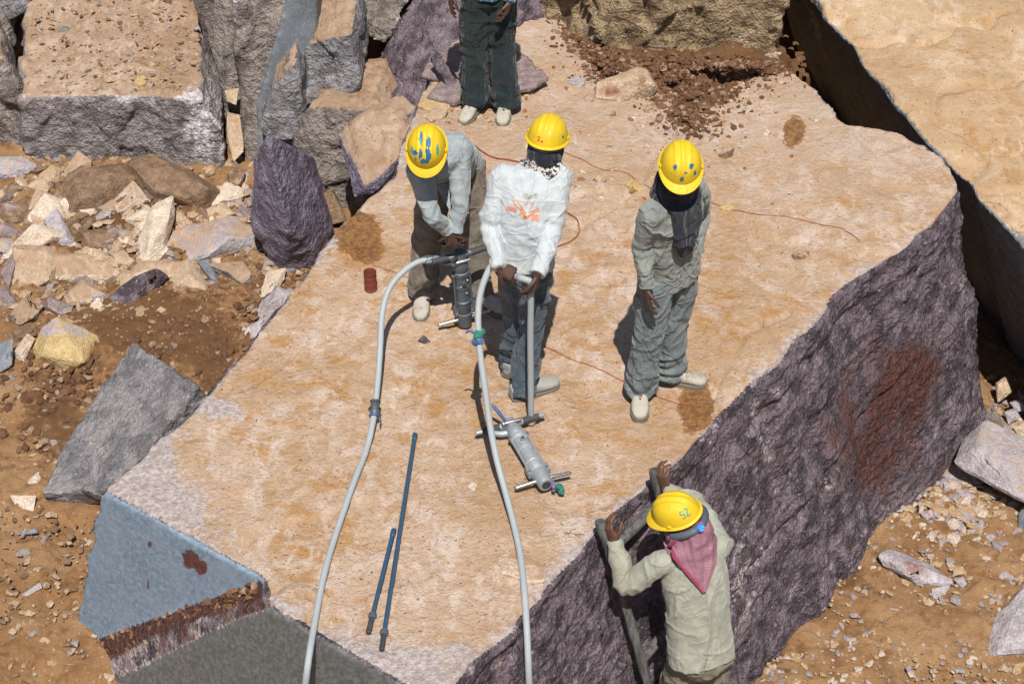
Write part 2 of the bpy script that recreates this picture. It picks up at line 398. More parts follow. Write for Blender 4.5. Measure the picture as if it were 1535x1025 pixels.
# --- the great slab the men stand on
right_px = [(1440, 284), (1400, 338), (1330, 388), (1262, 432), (1170, 545), (1112, 590), (1060, 648), (985, 716), (900, 793), (850, 850), (780, 925), (690, 1020), (655, 1056)]
left_px = [(290, 1150), (405, 896), (150, 733), (225, 672), (300, 598), (368, 520), (437, 432), (500, 350), (545, 300), (590, 262), (600, 215), (622, 158), (655, 95), (692, 40), (720, 0), (840, -20)]
back_px = [(1000, 30), (1165, 78), (1178, 97), (1225, 135), (1243, 160), (1262, 182), (1355, 198), (1415, 236)]
rn = Vector((.797, -.603, 0))
def bot(p, off): return Vector((p.x+off.x, p.y+off.y, -1.95))
top = []; btm = []
def add_run(px_list, off, seed, amp=.018):
    pts = [P(a, b) for a, b in px_list]; rng = random.Random(seed)
    for i in range(len(pts)-1):
        a, b = pts[i], pts[i+1]; k = max(1, int((b-a).length/.1))
        for j in range(k):
            q = a.lerp(b, j/k)
            if j: q = q+Vector((rng.uniform(-amp, amp), rng.uniform(-amp, amp), 0))
            top.append(q); btm.append(bot(q, off))
    top.append(pts[-1]); btm.append(bot(pts[-1], off))
add_run(right_px, rn*.53, 5, .02)
def hit(px_, py_, p0, n, lean):            # where a sight line meets a plane leaning outwards with depth
    d = ray(px_, py_); nn = Vector((n.x, n.y, lean)); o = Vector((0, 0, CAM_H))
    return o+d*((p0-o).dot(nn)/d.dot(nn))
A1, A2 = P(150, 733), P(396, 866)
fn0 = Vector(((A2-A1).y, -(A2-A1).x, 0)).normalized(); fn0 = fn0 if fn0.y < 0 else -fn0
top.append(P(600, 1021)); btm.append(bot(P(600, 1021), fn0*.195))
top.append(P(500, 960)); btm.append(bot(P(500, 960), fn0*.195))
top.append(P(412, 902)); btm.append(bot(P(412, 902), fn0*.195))
top.append(A2); btm.append(bot(A2, fn0*.195))
A3 = hit(101, 975, A1, fn0, .10); q_ = A1+(A3-A1)*(1.95/-A3.z); top.append(A1); btm.append(Vector((q_.x, q_.y, -1.95)))
add_run(left_px[3:], Vector((-.2, .05, 0)), 7, .012)
add_run(back_px, Vector((0, .05, 0)), 9, .014)
mb = MB(); mb.prism(top, btm)
# lower wedge in front of the sawn blue face: ramp falling to the left
fd = (P(396, 866)-P(150, 733)).normalized(); fn = Vector((fd.y, -fd.x, 0)); fn = fn if fn.y < 0 else -fn
B2, B2e = P(404, 908, -.004), P(652, 1056, -.004)
A3 = hit(101, 975, A1, fn, .10); B3 = hit(66, 1078, P(404, 908), fn, .10)
def deep(p): return Vector((p.x+fn.x*.1*(p.z+1.95), p.y+fn.y*.1*(p.z+1.95), -1.95))
mb.hull([A2+Vector((0, 0, -.02)), A3, B2, B3, B2e, deep(B3), deep(B2e), deep(B2), A3+Vector((.3, .35, -.1)), A2+Vector((.25, .3, -.15)), B2e+Vector((.3, .4, -.1)), deep(A3)+Vector((.3, .35, 0)), deep(B2e)+Vector((.3, .4, 0))])
V, F = remesh(mb, .0165); V = relax(V, F, 2); N = vnorm(V, F); conv = np.einsum('ij,ij->i', V-relax(V, F, 14), N)/.0165
pp = proj(V); B = lambda cx, cy, rx, ry, rot=0.0: blob(cx, cy, rx, ry, rot, pp)
upf = sstep(.8, .95, N[:, 2])
fr_ = sstep(.35, .65, N @ np.array(rn)); bl = sstep(.35, .6, -(N[:, 0]*.64+N[:, 1]*.77)*-1*-1) if False else sstep(.45, .7, N @ np.array(fn))
bl = bl*(N[:, 2] < .6)
# relief: gentle on the skin, scaly and rough on the right face, almost none on the sawn faces
e1 = np.array([.603, .797, 0]); fl = (e1+np.array([0, 0, .12])); fl /= np.linalg.norm(fl); cr = np.cross(fl, np.array(rn)); 
R3 = np.stack([fl*.26, cr*1.35, np.array(rn)*1.0])
q = V @ R3.T
rough = .05*fbm(q, 1.6, 3, 11, .55)+.019*fbm(q, 7.0, 5, 23, .65, True)+.015*fbm(q, 24, 3, 27, .6, True)-.03*sstep(.80, .97, 1-np.abs(fbm(q*np.array([.5, 1, 1]), 1.4, 3, 29)))
Wq = q+.06*np.stack([fbm(V, 5, 2, 70+k) for k in range(3)], 1)
Ic, Fa, Fb = cells(Wq*7.0, 33); Id, Fc, Fd = cells(Wq*17.0, 35)
rough = rough+.016*(Ic-.5)*sstep(0, .2, Fb-Fa)+.020*(Id-.5)*sstep(0, .2, Fd-Fc)
gent = .020*fbm(V, .8, 3, 51)+.014*fbm(V, 4, 4, 52, .55)+.009*fbm(V, 15, 4, 55, .65)
led = sstep(.0, .02, fbm(V, 1.1, 3, 57))*.016                        # thin skins broken off the top
d = upf*(gent+led-.012)+fr_*rough*.9+(1-upf)*(1-fr_)*(1-bl)*.02*fbm(V, 6, 4, 61, .6)+bl*(.002*fbm(V, 5, 3, 63)+.0*V[:, 0])
edge_chip = sstep(.15, .8, conv)*(-.03+.09*fbm(V, 7, 4, 65, .6))
V = V+N*(d+edge_chip)[:, None]
def poly_dist(V, pts):
    D = np.full(len(V), 9.)
    for i in range(len(pts)):
        a, b = np.array(pts[i][:2]), np.array(pts[(i+1) % len(pts)][:2]); ab = b-a; l2 = max(ab @ ab, 1e-9)
        u_ = np.clip(((V[:, :2]-a) @ ab)/l2, 0, 1); D = np.minimum(D, np.hypot(V[:, 0]-a[0]-u_*ab[0], V[:, 1]-a[1]-u_*ab[1]))
    return D
de = poly_dist(V, [P(a, b) for a, b in right_px[:11]]+[P(600, 1022), P(405, 900), A2]+[P(a, b) for a, b in left_px[2:12]]+[P(a, b) for a, b in reversed(back_px)])
band = upf*sstep(.26, .02, de+.12*fbm(V, 2.6, 4, 93, .6))
def crack(pl):
    q_ = [P(a, b) for a, b in pl]; D = np.full(len(V), 9.); Wv = V[:, :2]+.03*np.stack([fbm(V, 5, 3, 95), fbm(V, 5, 3, 96)], 1)
    for i in range(len(q_)-1):
        a, b = np.array(q_[i][:2]), np.array(q_[i+1][:2]); ab = b-a; u_ = np.clip(((Wv-a) @ ab)/(ab @ ab), 0, 1); D = np.minimum(D, np.hypot(Wv[:, 0]-a[0]-u_*ab[0], Wv[:, 1]-a[1]-u_*ab[1]))
    return D
cr1 = np.minimum(crack([(868, 345), (905, 318), (950, 285), (985, 235), (1035, 190)]), np.minimum(crack([(560, 215), (640, 205), (700, 222), (745, 262)]), crack([(1180, 470), (1120, 500), (1090, 560), (1060, 600)])))
V = V-(upf*.022*sstep(.03, .0, cr1))[:, None]*N
ed = sstep(.04, .4, np.abs(relax(np.stack([conv]*3, 1), F, 24)[:, 0]))
skin = upf*(1-.25*np.clip(B(250, 735, 90, 60, .5)+B(330, 612, 55, 24, .2)*1.2+.8*B(620, 1000, 110, 40, .4)+.6*B(1020, 700, 50, 40), 0, 1))
skin = np.maximum(skin-.25*ed, 0)*(upf > .2)
bruise = np.clip(.62*band*(.7+1.0*fbm(V, 2.0, 3, 97))+.6*ed*upf*(.75+.8*fbm(V, 2.2, 3, 91))+.55*sstep(.2, .8, conv)*(1-bl*.6)+.9*B(250, 730, 95, 50, .5)*upf+.95*B(335, 612, 45, 14, .15)*upf+.55*B(620, 1000, 120, 35, .4)*upf
    +.35*B(700, 990, 80, 30)*upf+.28*B(470, 760, 120, 200)*upf*.6+.30*B(800, 240, 80, 20)*upf+.5*B(1050, 560, 400, 14, -.785)*fr_*0, 0, 1)
bruise = np.maximum(bruise, fr_*(.30*sstep(.0, .5, fbm(V, 3.1, 3, 71))+.32*sstep(.35, .7, fbm(q*np.array([.6, 1.6, 1]), 7, 3, 75, .6, True))))
stain = np.clip(.85*B(1340, 590, 110, 150, .3)*fr_*(.8+.9*fbm(V, 2.5, 4, 74))+.45*B(1280, 690, 90, 80)*fr_+.42*fr_*sstep(.1, .6, fbm(V, 1.7, 3, 73))+.6*B(1478, 480, 10, 110)*fr_
    +.95*B(285, 838, 17, 20)*bl+.9*B(304, 852, 9, 12)*bl+.8*B(138, 782, 5, 11)*bl+.75*B(224, 815, 6, 8)*bl+.75*B(222, 875, 4, 14)*bl, 0, 1)
ramp_m = ((N[:, 2] > .35)*(pp[:, 1] > 850)*(pp[:, 0] < 402)*(V[:, 2] < -.03)).astype(float)
skin *= (1-ramp_m)
rf = ((V-np.array(A1)) @ np.array(fn)+.1*V[:, 2])/max(.02, (B2-A1).dot(fn)); lip = sstep(.42, .6, rf)
stain = np.clip(stain*(1-ramp_m)+ramp_m*((1-lip)*1.0+lip*(.35+1.1*fbm(V, 4, 3, 83))), 0, 1); bruise = np.clip(bruise+ramp_m*lip*(.62+.3*fbm(V, 4, 3, 98)), 0, 1)
bruise = np.clip(bruise+bl*.45*sstep(.10, .02, np.abs(rf-1))*(V[:, 2] < -.03)*(pp[:, 0] < 402), 0, 1)
# two wet oil stains and the brown patch on the top
oil = np.clip(1.1*B(535, 350, 34, 38)*upf+1.15*B(1045, 606, 27, 44)*upf+.45*B(560, 385, 26, 30)*upf+1.05*B(1190, 200, 19, 24, .3)*upf+.8*B(1160, 260, 10, 6)*upf*0+.6*B(1300, 310, 30, 9)*upf*0+.55*B(860, 800, 26, 14)*upf, 0, 1)
pink = upf*sstep(420, 120, pp[:, 1])
V2, F2_, u = cut_below(V, F, -1.9)
t = M['slab']
slab_attrs = dict(skin=skin[u], bruise=bruise[u], stain=stain[u], sawn=(bl*(1-ramp_m))[u], oil=oil[u], pink=pink[u],
                  lower=sstep(.45, .7, rf)[u])
# extra layers on the slab material: sawn blue-grey faces, rusty oil, paler pink rear
tr = M['slab'].node_tree; bs = [k for k in tr.nodes if k.type == 'BSDF_PRINCIPLED'][0]
T = NT.__new__(NT); T.m = M['slab']; T.t = tr; T.b = bs; T._c = None
c0 = bs.inputs['Base Color'].links[0].from_socket; r0 = bs.inputs['Roughness'].links[0].from_socket
n1 = T.noise(5, 5, .6, .5); n2 = T.noise(30, 5, .65, .4); scr = T.noise(22, 4, .6, .3, T.mapped((.25, 3.2, 1.5), (0, 0, .55)))
c1 = T.mix(T.math('MULTIPLY', T.attr('pink'), T.ramp(n1, .3, .7, .25, .8)), c0, (.50, .375, .285))
blue = T.mix(T.ramp(scr, .35, .7), T.mix(T.ramp(n1, .3, .7), (.125, .18, .25), (.165, .225, .30)), (.215, .275, .345))
grey = T.mix(T.ramp(scr, .35, .72), (.085, .092, .094), (.155, .16, .16))
swn = T.mix(T.attr('lower'), blue, grey)
sm = T.math('MULTIPLY', T.attr('sawn'), T.ramp(T.math('ADD', T.attr('stain'), T.math('MULTIPLY', T.math('SUBTRACT', n2, .5), .9)), .62, .5))
sm = T.math('MULTIPLY', sm, T.ramp(T.attr('bruise'), .75, .5))
c1 = T.mix(sm, c1, swn)
om = T.ramp(T.math('ADD', T.attr('oil'), T.math('ADD', T.math('MULTIPLY', T.math('SUBTRACT', n2, .5), .9), T.math('MULTIPLY', T.math('SUBTRACT', n1, .5), .6))), .40, .50, 0, .9)
c1 = T.mix(om, c1, T.mix(T.ramp(n2, .35, .65), (.13, .05, .012), (.34, .155, .04)))
T.put(bs.inputs['Base Color'], c1)
bn = bs.inputs['Normal'].links[0].from_node; T.put(bn.inputs['Strength'], T.math('SUBTRACT', 1.0, T.math('MULTIPLY', T.attr('sawn'), .86)))
T.put(bs.inputs['Roughness'], T.math('SUBTRACT', r0, T.math('MULTIPLY', sm, .2)))
slab = finish('quarry_slab', V2, F2_, M['slab'], 'huge flat-topped tan stone slab with rough purple broken side, men working on it', 'stone block', attrs=slab_attrs)
slab_bvh = BVHTree.FromPolygons([tuple(v) for v in V2], F2_.tolist())
def top_z(x, y):
    h = slab_bvh.ray_cast(Vector((x, y, 1.5)), Vector((0, 0, -1)), 3)
    return h[0].z if h[0] is not None else 0.0
def on_slab(px_, py_):
    q = P(px_, py_); q.z = top_z(q.x, q.y); return q

# --- generic block from a front outline [(px,py,Y)] pushed back by ext
def block(name, front, ext, mat, label, vox=.03, amp=.03, freq=2.5, seed=0, chip=.03, chipf=4., skin_up=.9, bru=.5, extra=(), cat='stone block', group=None, kind=None, tilt=None, aniso=None, stainf=None, fine=.005, convex=True, bruf=None, step=0.0, stepf=2.4):
    f = [Q(a, b, yy) for a, b, yy in front]; ext = Vector(ext)
    mb = MB()
    if convex: mb.hull(f+[p+ext for p in f]+list(extra))
    else: mb.prism(f, [p+ext for p in f])
    V, F, N, conv = rock_body(mb, vox, amp, freq, seed, True, chip, chipf, fine, aniso=aniso, step=step, stepf=stepf)
    at = dict(skin=skin_up*sstep(.45, .85, N[:, 2]), bruise=(bruf(V, proj(V)) if bruf else 0)+bru*sstep(.2, .9, conv)+.25*bru*sstep(.1, .5, fbm(V, 2.3, 3, seed+5)))
    if stainf is not None: at['stain'] = stainf(V, proj(V))
    return finish(name, V, F, M[mat], label, cat, group, kind, at)
# right rear block: level tan top, side tilted under to keep it in shade
tp = [(1150, -75), (1217, 0), (1262, 52), (1303, 112), (1340, 158), (1370, 192), (1410, 232), (1440, 262), (1464, 296), (1492, 322), (1520, 352), (1560, 400), (1680, 520), (2100, 520), (2100, -250), (1150, -250)]
tpw = [P(a, b, -.3) for a, b in tp]; tj = []
rng = random.Random(4)
for i in range(len(tpw)):
    a, b = tpw[i], tpw[(i+1) % len(tpw)]; k = max(1, int((b-a).length/.12)) if i < 12 else 1
    for j in range(k): tj.append(a.lerp(b, j/k)+(Vector((rng.uniform(-.03, .03), rng.uniform(-.03, .03), 0)) if j else Vector()))
mb = MB(); mb.prism(tj, [p+Vector((.60, .36, -1.75)) for p in tj])
V, F = remesh(mb, .022); V = relax(V, F, 2); N = vnorm(V, F); conv = np.einsum('ij,ij->i', V-relax(V, F, 12), N)/.022
pp = proj(V); up = sstep(.75, .95, N[:, 2])
d = up*(.10*fbm(V, .7, 3, 101)+.012*fbm(V, 5, 4, 103)+.05*sstep(0, .02, fbm(V, .8, 4, 105))-.03*sstep(.95, .99, 1-np.abs(fbm(V, .7, 4, 106, .6))))+(1-up)*(.012*fbm(V, 4, 4, 107)+.008*fbm(V, 12, 3, 108, .5, True))
d = d-.16*up*blob(1545, 330, 45, 30, .5, pp)-.05*up*blob(1560, 190, 90, 120, .4, pp)
d = d+sstep(.25, .9, conv)*(-.02+.06*fbm(V, 7, 3, 109))
V = V+N*d[:, None]
at = dict(skin=up*(1-.6*sstep(.2, .9, conv))*(1-.95*blob(1540, 345, 48, 34, .6, pp)), bruise=.55*sstep(.2, .9, conv)+.35*up*blob(1540, 20, 60, 25, .4, pp)+(1-up)*.75*blob(1225, 45, 8, 60, -.35, pp)*1.0,
          stain=np.clip(.8*(1-up)*blob(1160, 60, 8, 90, 0, pp), 0, 1))
V, F, u = cut_below(V, F, -2.0); at = {k: v[u] for k, v in at.items()}
finish('quarry_block', V, F, M['dark'], 'broad tan-topped block with dark overhanging sawn side across the gap', 'stone block', attrs=at)
# golden rock face closing the back
fb = [P(640, -30), P(792, 12), P(850, 56), P(905, 80), P(1000, 86), P(1090, 84), P(1172, 86)]
fb = [Vector((p.x, p.y, -.3)) for p in fb]
mb = MB(); ff = fb+[Vector((fb[-1].x+.03, 13.6, -.3)), Vector((-.9, 13.6, -.3))]
mb.prism([p+Vector((.02, .25, 1.9)) for p in ff], ff)
V, F, N, conv = rock_body(mb, .022, .06, 1.6, 121, True, .06, 5.2, .010, aniso=np.array([[.8, 0, .5], [0, 1, 0], [-.5, 0, .8]]), step=.12, stepf=2.2)
finish('rock_face', V, F, M['gold'], 'golden brown rough quarry face behind the soil heap', None, kind='structure',
       attrs=dict(skin=.35*sstep(.1, .5, fbm(V, 1.5, 3, 5)), bruise=.4*blob(1065, 70, 30, 60, .3, proj(V))+.25*sstep(.1, .5, fbm(V, 2.2, 3, 6)), stain=.0*V[:, 0]))
# big dusty block, top left
squat = block('quarry_block', [(30, 145, 11.15), (150, 143, 11.1), (262, 150, 11.05), (300, 145, 11.05), (333, 190, 11.0), (338, 330, 10.95), (230, 305, 11.0), (60, 262, 11.12), (36, 215, 11.15)],
      (-.35, 2.6, .22), 'pinkgrey', 'large squat grey block with wide dusty top behind the rubble heap', .02, .035, 2.2, 201, .03, 6., 1.0, .6, fine=.010, step=.045, stepf=4.0,
      bruf=lambda V, p: np.clip(.9*blob(300, 190, 28, 75, -.25, p)+.5*blob(150, 150, 130, 8, 0, p), 0, 1),
      stainf=lambda V, p: np.clip(.0+.0*blob(265, 215, 60, 45, 0, p)*(V[:, 1] < 11.35), 0, 1))
block('quarry_block', [(-60, 90, 11.5), (0, 95, 11.4), (32, 150, 11.3), (36, 235, 11.2), (-60, 240, 11.4)], (-.3, 1.0, .05), 'greybrown', 'olive brown rough rock wedged left of the squat grey block', .03, .05, 2, 211, .05, aniso=np.diag([1, 1, .5]), step=.07, stepf=3.2)
block('boulder', [(-60, 20, 12.3), (0, 40, 12.2), (42, 20, 12.2), (60, -40, 12.3), (-60, -60, 12.5)], (0, .8, .1), 'grey', 'grey boulder at the far end of the dusty block top', .035, .05, 2, 215, .05)
# tall blocks between the dusty block and the slab
block('quarry_block', [(285, -60, 11.9), (330, 40, 11.55), (345, 130, 11.4), (352, 280, 11.15), (378, 290, 11.15), (378, -60, 11.7)], (-.1, 1.0, 0), 'greybrown', 'tall brown and grey rock standing in the dark cleft', .028, .05, 2, 221, .05, 5, aniso=np.diag([1, 1, .4]), bru=.9, step=.07, stepf=3.2)
block('quarry_block', [(352, -60, 11.45), (364, 60, 11.35), (366, 180, 11.25), (372, 285, 11.05), (398, 275, 11.0), (406, 150, 11.2), (440, 40, 11.35), (446, -60, 11.5)], (0, .8, 0), 'greybrown', 'tall column of pale purple rock with bruised white edge', .024, .045, 2.2, 225, .045, 5, bru=1.1, aniso=np.diag([1, 1, .5]), step=.07, stepf=3.2)
block('slate_slab', [(446, -60, 11.25), (432, 20, 11.2), (408, 90, 11.15), (384, 160, 11.05), (388, 260, 10.98), (452, 240, 11.05), (452, 132, 11.12), (474, 128, 11.15), (472, 60, 11.2), (476, -60, 11.3)], (.02, .35, 0), 'slate', 'smooth blue-grey sawn slate slab standing on end', .022, .006, 2, 231, .004, 4, 0.3, .25, fine=.001)
block('boulder', [(395, 170, 10.95), (410, 130, 10.95), (440, 98, 10.95), (452, 120, 10.95), (458, 180, 10.9), (440, 212, 10.85), (400, 212, 10.85), (388, 195, 10.88)], (0, .4, .08), 'grey', 'pointed grey boulder with sunlit tan crown against the slate slab', .018, .02, 3, 235, .02, 6, 1.0, .4)
block('quarry_block', [(456, 66, 11.15), (520, 52, 11.1), (530, 75, 11.05), (541, 130, 11.0), (500, 160, 11.0), (457, 158, 11.05)], (.02, .5, .12), 'grey', 'squarish grey block with dusty top perched on brown rock', .02, .022, 2.5, 241, .02, 6, 1.0, .3, step=.07, stepf=3.2)
block('quarry_block', [(440, 205, 10.8), (470, 162, 10.85), (552, 158, 10.8), (575, 190, 10.7), (600, 330, 10.55), (480, 330, 10.6), (446, 260, 10.7)], (.1, .6, .02), 'greybrown', 'brown-grey rough rock under the perched squarish block', .022, .035, 2.2, 245, .04, 5, .8, .2, step=.07, stepf=3.2)
block('quarry_block', [(540, 152, 11.3), (560, 172, 11.2), (640, 170, 10.85), (712, 40, 11.65), (720, -70, 11.8), (645, -60, 12.0), (606, 10, 11.75), (578, 72, 11.5)], (.9, .5, 0), 'purple', 'massive dark purple rock behind the corner of the slab', .025, .05, 2, 251, .06, 5, .0, .12, aniso=np.array([[.7, 0, .7], [0, 1, 0], [-1.0, 0, 1.0]])*.8, step=.07, stepf=3.2)
block('quarry_block', [(470, -60, 12.3), (474, 55, 12.0), (540, 50, 11.9), (580, 68, 11.8), (612, -10, 12.0), (650, -70, 12.2)], (0, .8, 0), 'greybrown', 'pale brown-grey rock filling the gap behind the perched block', .03, .05, 2, 255, .06, 5, .5, .9, step=.07, stepf=3.2)
block('boulder', [(507, 205, 10.3), (532, 176, 10.35), (600, 172, 10.3), (598, 240, 10.05), (560, 290, 9.92), (531, 296, 9.95)], (.1, .12, .0), 'violet', 'tan-topped block with violet flank beside the slab edge', .016, .015, 3, 261, .02, 6, 1.0, .7,
      extra=[Vector(Q(548, 282, 9.9)), Q(600, 172, 10.3)+Vector((0, .25, 0))])
J = [Q(400, 203, 10.08), Q(432, 345, 9.84), Q(376, 322, 10.2), Q(383, 236, 10.25), Q(456, 229, 10.3), Q(495, 345, 10.22), Q(472, 374, 10.02), Q(412, 370, 9.98), Q(380, 345, 10.1)]
mb = MB(); mb.hull(J+[p+Vector((.02, .35, -.28)) for p in J[2:]]+[Vector((Q(u_, 372, yy_).x, yy_, -1.12)) for u_, yy_ in ((415, 10.05), (470, 10.1), (425, 10.4), (480, 10.4))])
V, F, N, conv = rock_body(mb, .013, .016, 3, 265, True, .016, 7, .004, rel=1)
finish('boulder', V, F, M['violet'], 'upright pointed dark violet boulder at the foot of the tall rocks', 'stone block', attrs=dict(bruise=.4*sstep(.2, .9, conv), skin=.15*sstep(.6, .9, N[:, 2])))
# dark triangular plate leaning at the left
def plate(name, pts, th, mat, label, vox=.016, amp=.012, seed=0, chip=.012, cat='stone plate', skin_up=.15, bru=.4, group=None, fine=.003):
    n = (pts[1]-pts[0]).cross(pts[2]-pts[0]).normalized(); n = n if n.z > 0 else -n
    mb = MB(); mb.prism(pts, [p-n*th for p in pts])
    V, F, N, conv = rock_body(mb, vox, amp, 3, seed, True, chip, 7, fine, rel=1)
    return finish(name, V, F, M[mat], label, cat, group, attrs=dict(skin=skin_up*sstep(.3, .9, N[:, 2]), bruise=bru*sstep(.2, .9, conv)))
plate('stone_plate', [P(198, 510, -.52), P(298, 580, -.48), P(240, 650, -.62), P(175, 735, -.80), P(62, 738, -.92), P(100, 660, -.82)], .16, 'grey', 'dark triangular grey plate propped against the left side of the slab', .014, .014, 271, .02, skin_up=.2)
# ------------------------------------------------------------------ loose stones
def stone(name, outline, mat, label, zb=None, depth=.75, seed=0, group=None, skin=.35, bru=.3, cat='rock', flat=0.0, sub=34, attrs=None):
    """outline: photo pixels of the stone's silhouette; it gets its own place on the ground, real size and thickness"""
    rng = random.Random(seed); o = np.array(outline, float); cx = (o[:, 0].min()+o[:, 0].max())/2; yb = o[:, 1].max(); yt = o[:, 1].min()
    z0 = zb
    if z0 is None:
        q = P(cx, yb, -1.0)
        for _ in range(6): q = P(cx, yb, GZ(q.x, q.y))
        z0 = q.z
    f = P(cx, yb, z0+.0); v = Vector((0, CP, -SP))                # foot of the stone, sight direction
    size = Vector(P(o[:, 0].max(), yb, z0)-P(o[:, 0].min(), yb, z0)).length
    hh = (yb-yt)/FPX*f.length; dep = depth*min(size, hh*1.3+.02)
    c = Vector((0, 0, CAM_H)); mid = P(cx, (yb+yt)/2, z0)
    dist0 = (f-c).dot(v)+dep*.25
    pts = []
    for a, b in outline:
        d = ray(a, b); p = c+d*((dist0+ (yb-b)/FPX*dist0*.35)/d.dot(v)); pts.append(p)
    ctr = sum(pts, Vector())/len(pts)
    al = []
    for p in pts:
        al.append(p+v*rng.uniform(-.12, .12)*dep)
        if rng.random() < .5: al.append(ctr+(p-ctr)*rng.uniform(.2, .95)-v*dep*rng.uniform(.25, .5))
        if rng.random() < .6: al.append(ctr+(p-ctr)*rng.uniform(.5, .9)+v*dep*rng.uniform(.35, .6))
    mb = MB(); mb.hull(al); size = max(size, hh)
    bm = bmesh.new()
    for p_ in al: bm.verts.new(p_)
    bmesh.ops.convex_hull(bm, input=bm.verts); bmesh.ops.delete(bm, geom=[v_ for v_ in bm.verts if not v_.link_faces], context='VERTS')
    bmesh.ops.dissolve_limit(bm, angle_limit=.22, verts=bm.verts, edges=bm.edges); 
    bmesh.ops.bevel(bm, geom=list(bm.edges), offset=size*.018, segments=1, affect='EDGES', clamp_overlap=True)
    bmesh.ops.triangulate(bm, faces=bm.faces)
    for _ in range(5):
        el_ = [e_ for e_ in bm.edges if e_.calc_length() > size*.085]
        if not el_: break
        bmesh.ops.subdivide_edges(bm, edges=el_, cuts=1); bmesh.ops.triangulate(bm, faces=[f_ for f_ in bm.faces if len(f_.verts) > 3])
    bm.normal_update(); bm.verts.index_update()
    V = np.array([v_.co for v_ in bm.verts]); N = np.array([v_.normal for v_ in bm.verts]); F = np.array([[v_.index for v_ in f_.verts] for f_ in bm.faces])
    conv = np.array([sum((v_.co-e_.other_vert(v_).co).dot(v_.normal) for e_ in v_.link_edges)/max(1, len(v_.link_edges)) for v_ in bm.verts])/(size*.03); bm.free()
    V = V+N*(size*(.020*fbm(V, 2.2/size, 4, seed, .6)+.016*fbm(V, 5.5/size, 3, seed+9, .6, True)))[:, None]
    A = dict(skin=skin*sstep(.2, .9, N[:, 2])+.2*fbm(V, 2/size, 2, seed), bruise=bru*sstep(.3, .9, conv))
    if attrs: A.update(attrs(V, N))
    o_ = finish(name, V, F, M[mat], label, cat, group, attrs=A)
    bm = bmesh.new(); bm.from_mesh(o_.data)
    for e_ in bm.edges:
        if len(e_.link_faces) == 2 and e_.calc_face_angle(0) > .38: e_.smooth = False
    bm.to_mesh(o_.data); bm.free(); return o_
def flake(outline, z, th, mat, label, seed=0, tilt=(0, 0), group=None, cat='stone flake', skin=.3, bru=.3, name='stone_flake', rise=0.0):
    """flat piece lying on a level"""
    pts = [P(a, b, z) for a, b in outline]; c = sum(pts, Vector())/len(pts); size = max((p-c).length for p in pts)*2
    top = [Vector((p.x, p.y, z+th+tilt[0]*(p.x-c.x)+tilt[1]*(p.y-c.y)+rise)) for p in pts]
    mb = MB(); mb.prism(top, [Vector((p.x+(p.x-c.x)*.04, p.y+(p.y-c.y)*.04, p.z-th-.012)) for p in top])
    V, F, N, conv = rock_body(mb, max(min(size/26, th*.5), .006), min(.3*th, .012), 2/size, seed, True, .25*th, 5/size, .002, rel=1)
    return finish(name, V, F, M[mat], label, cat, group, attrs=dict(skin=skin*sstep(.3, .9, N[:, 2]), bruise=bru*sstep(.3, .9, conv)))
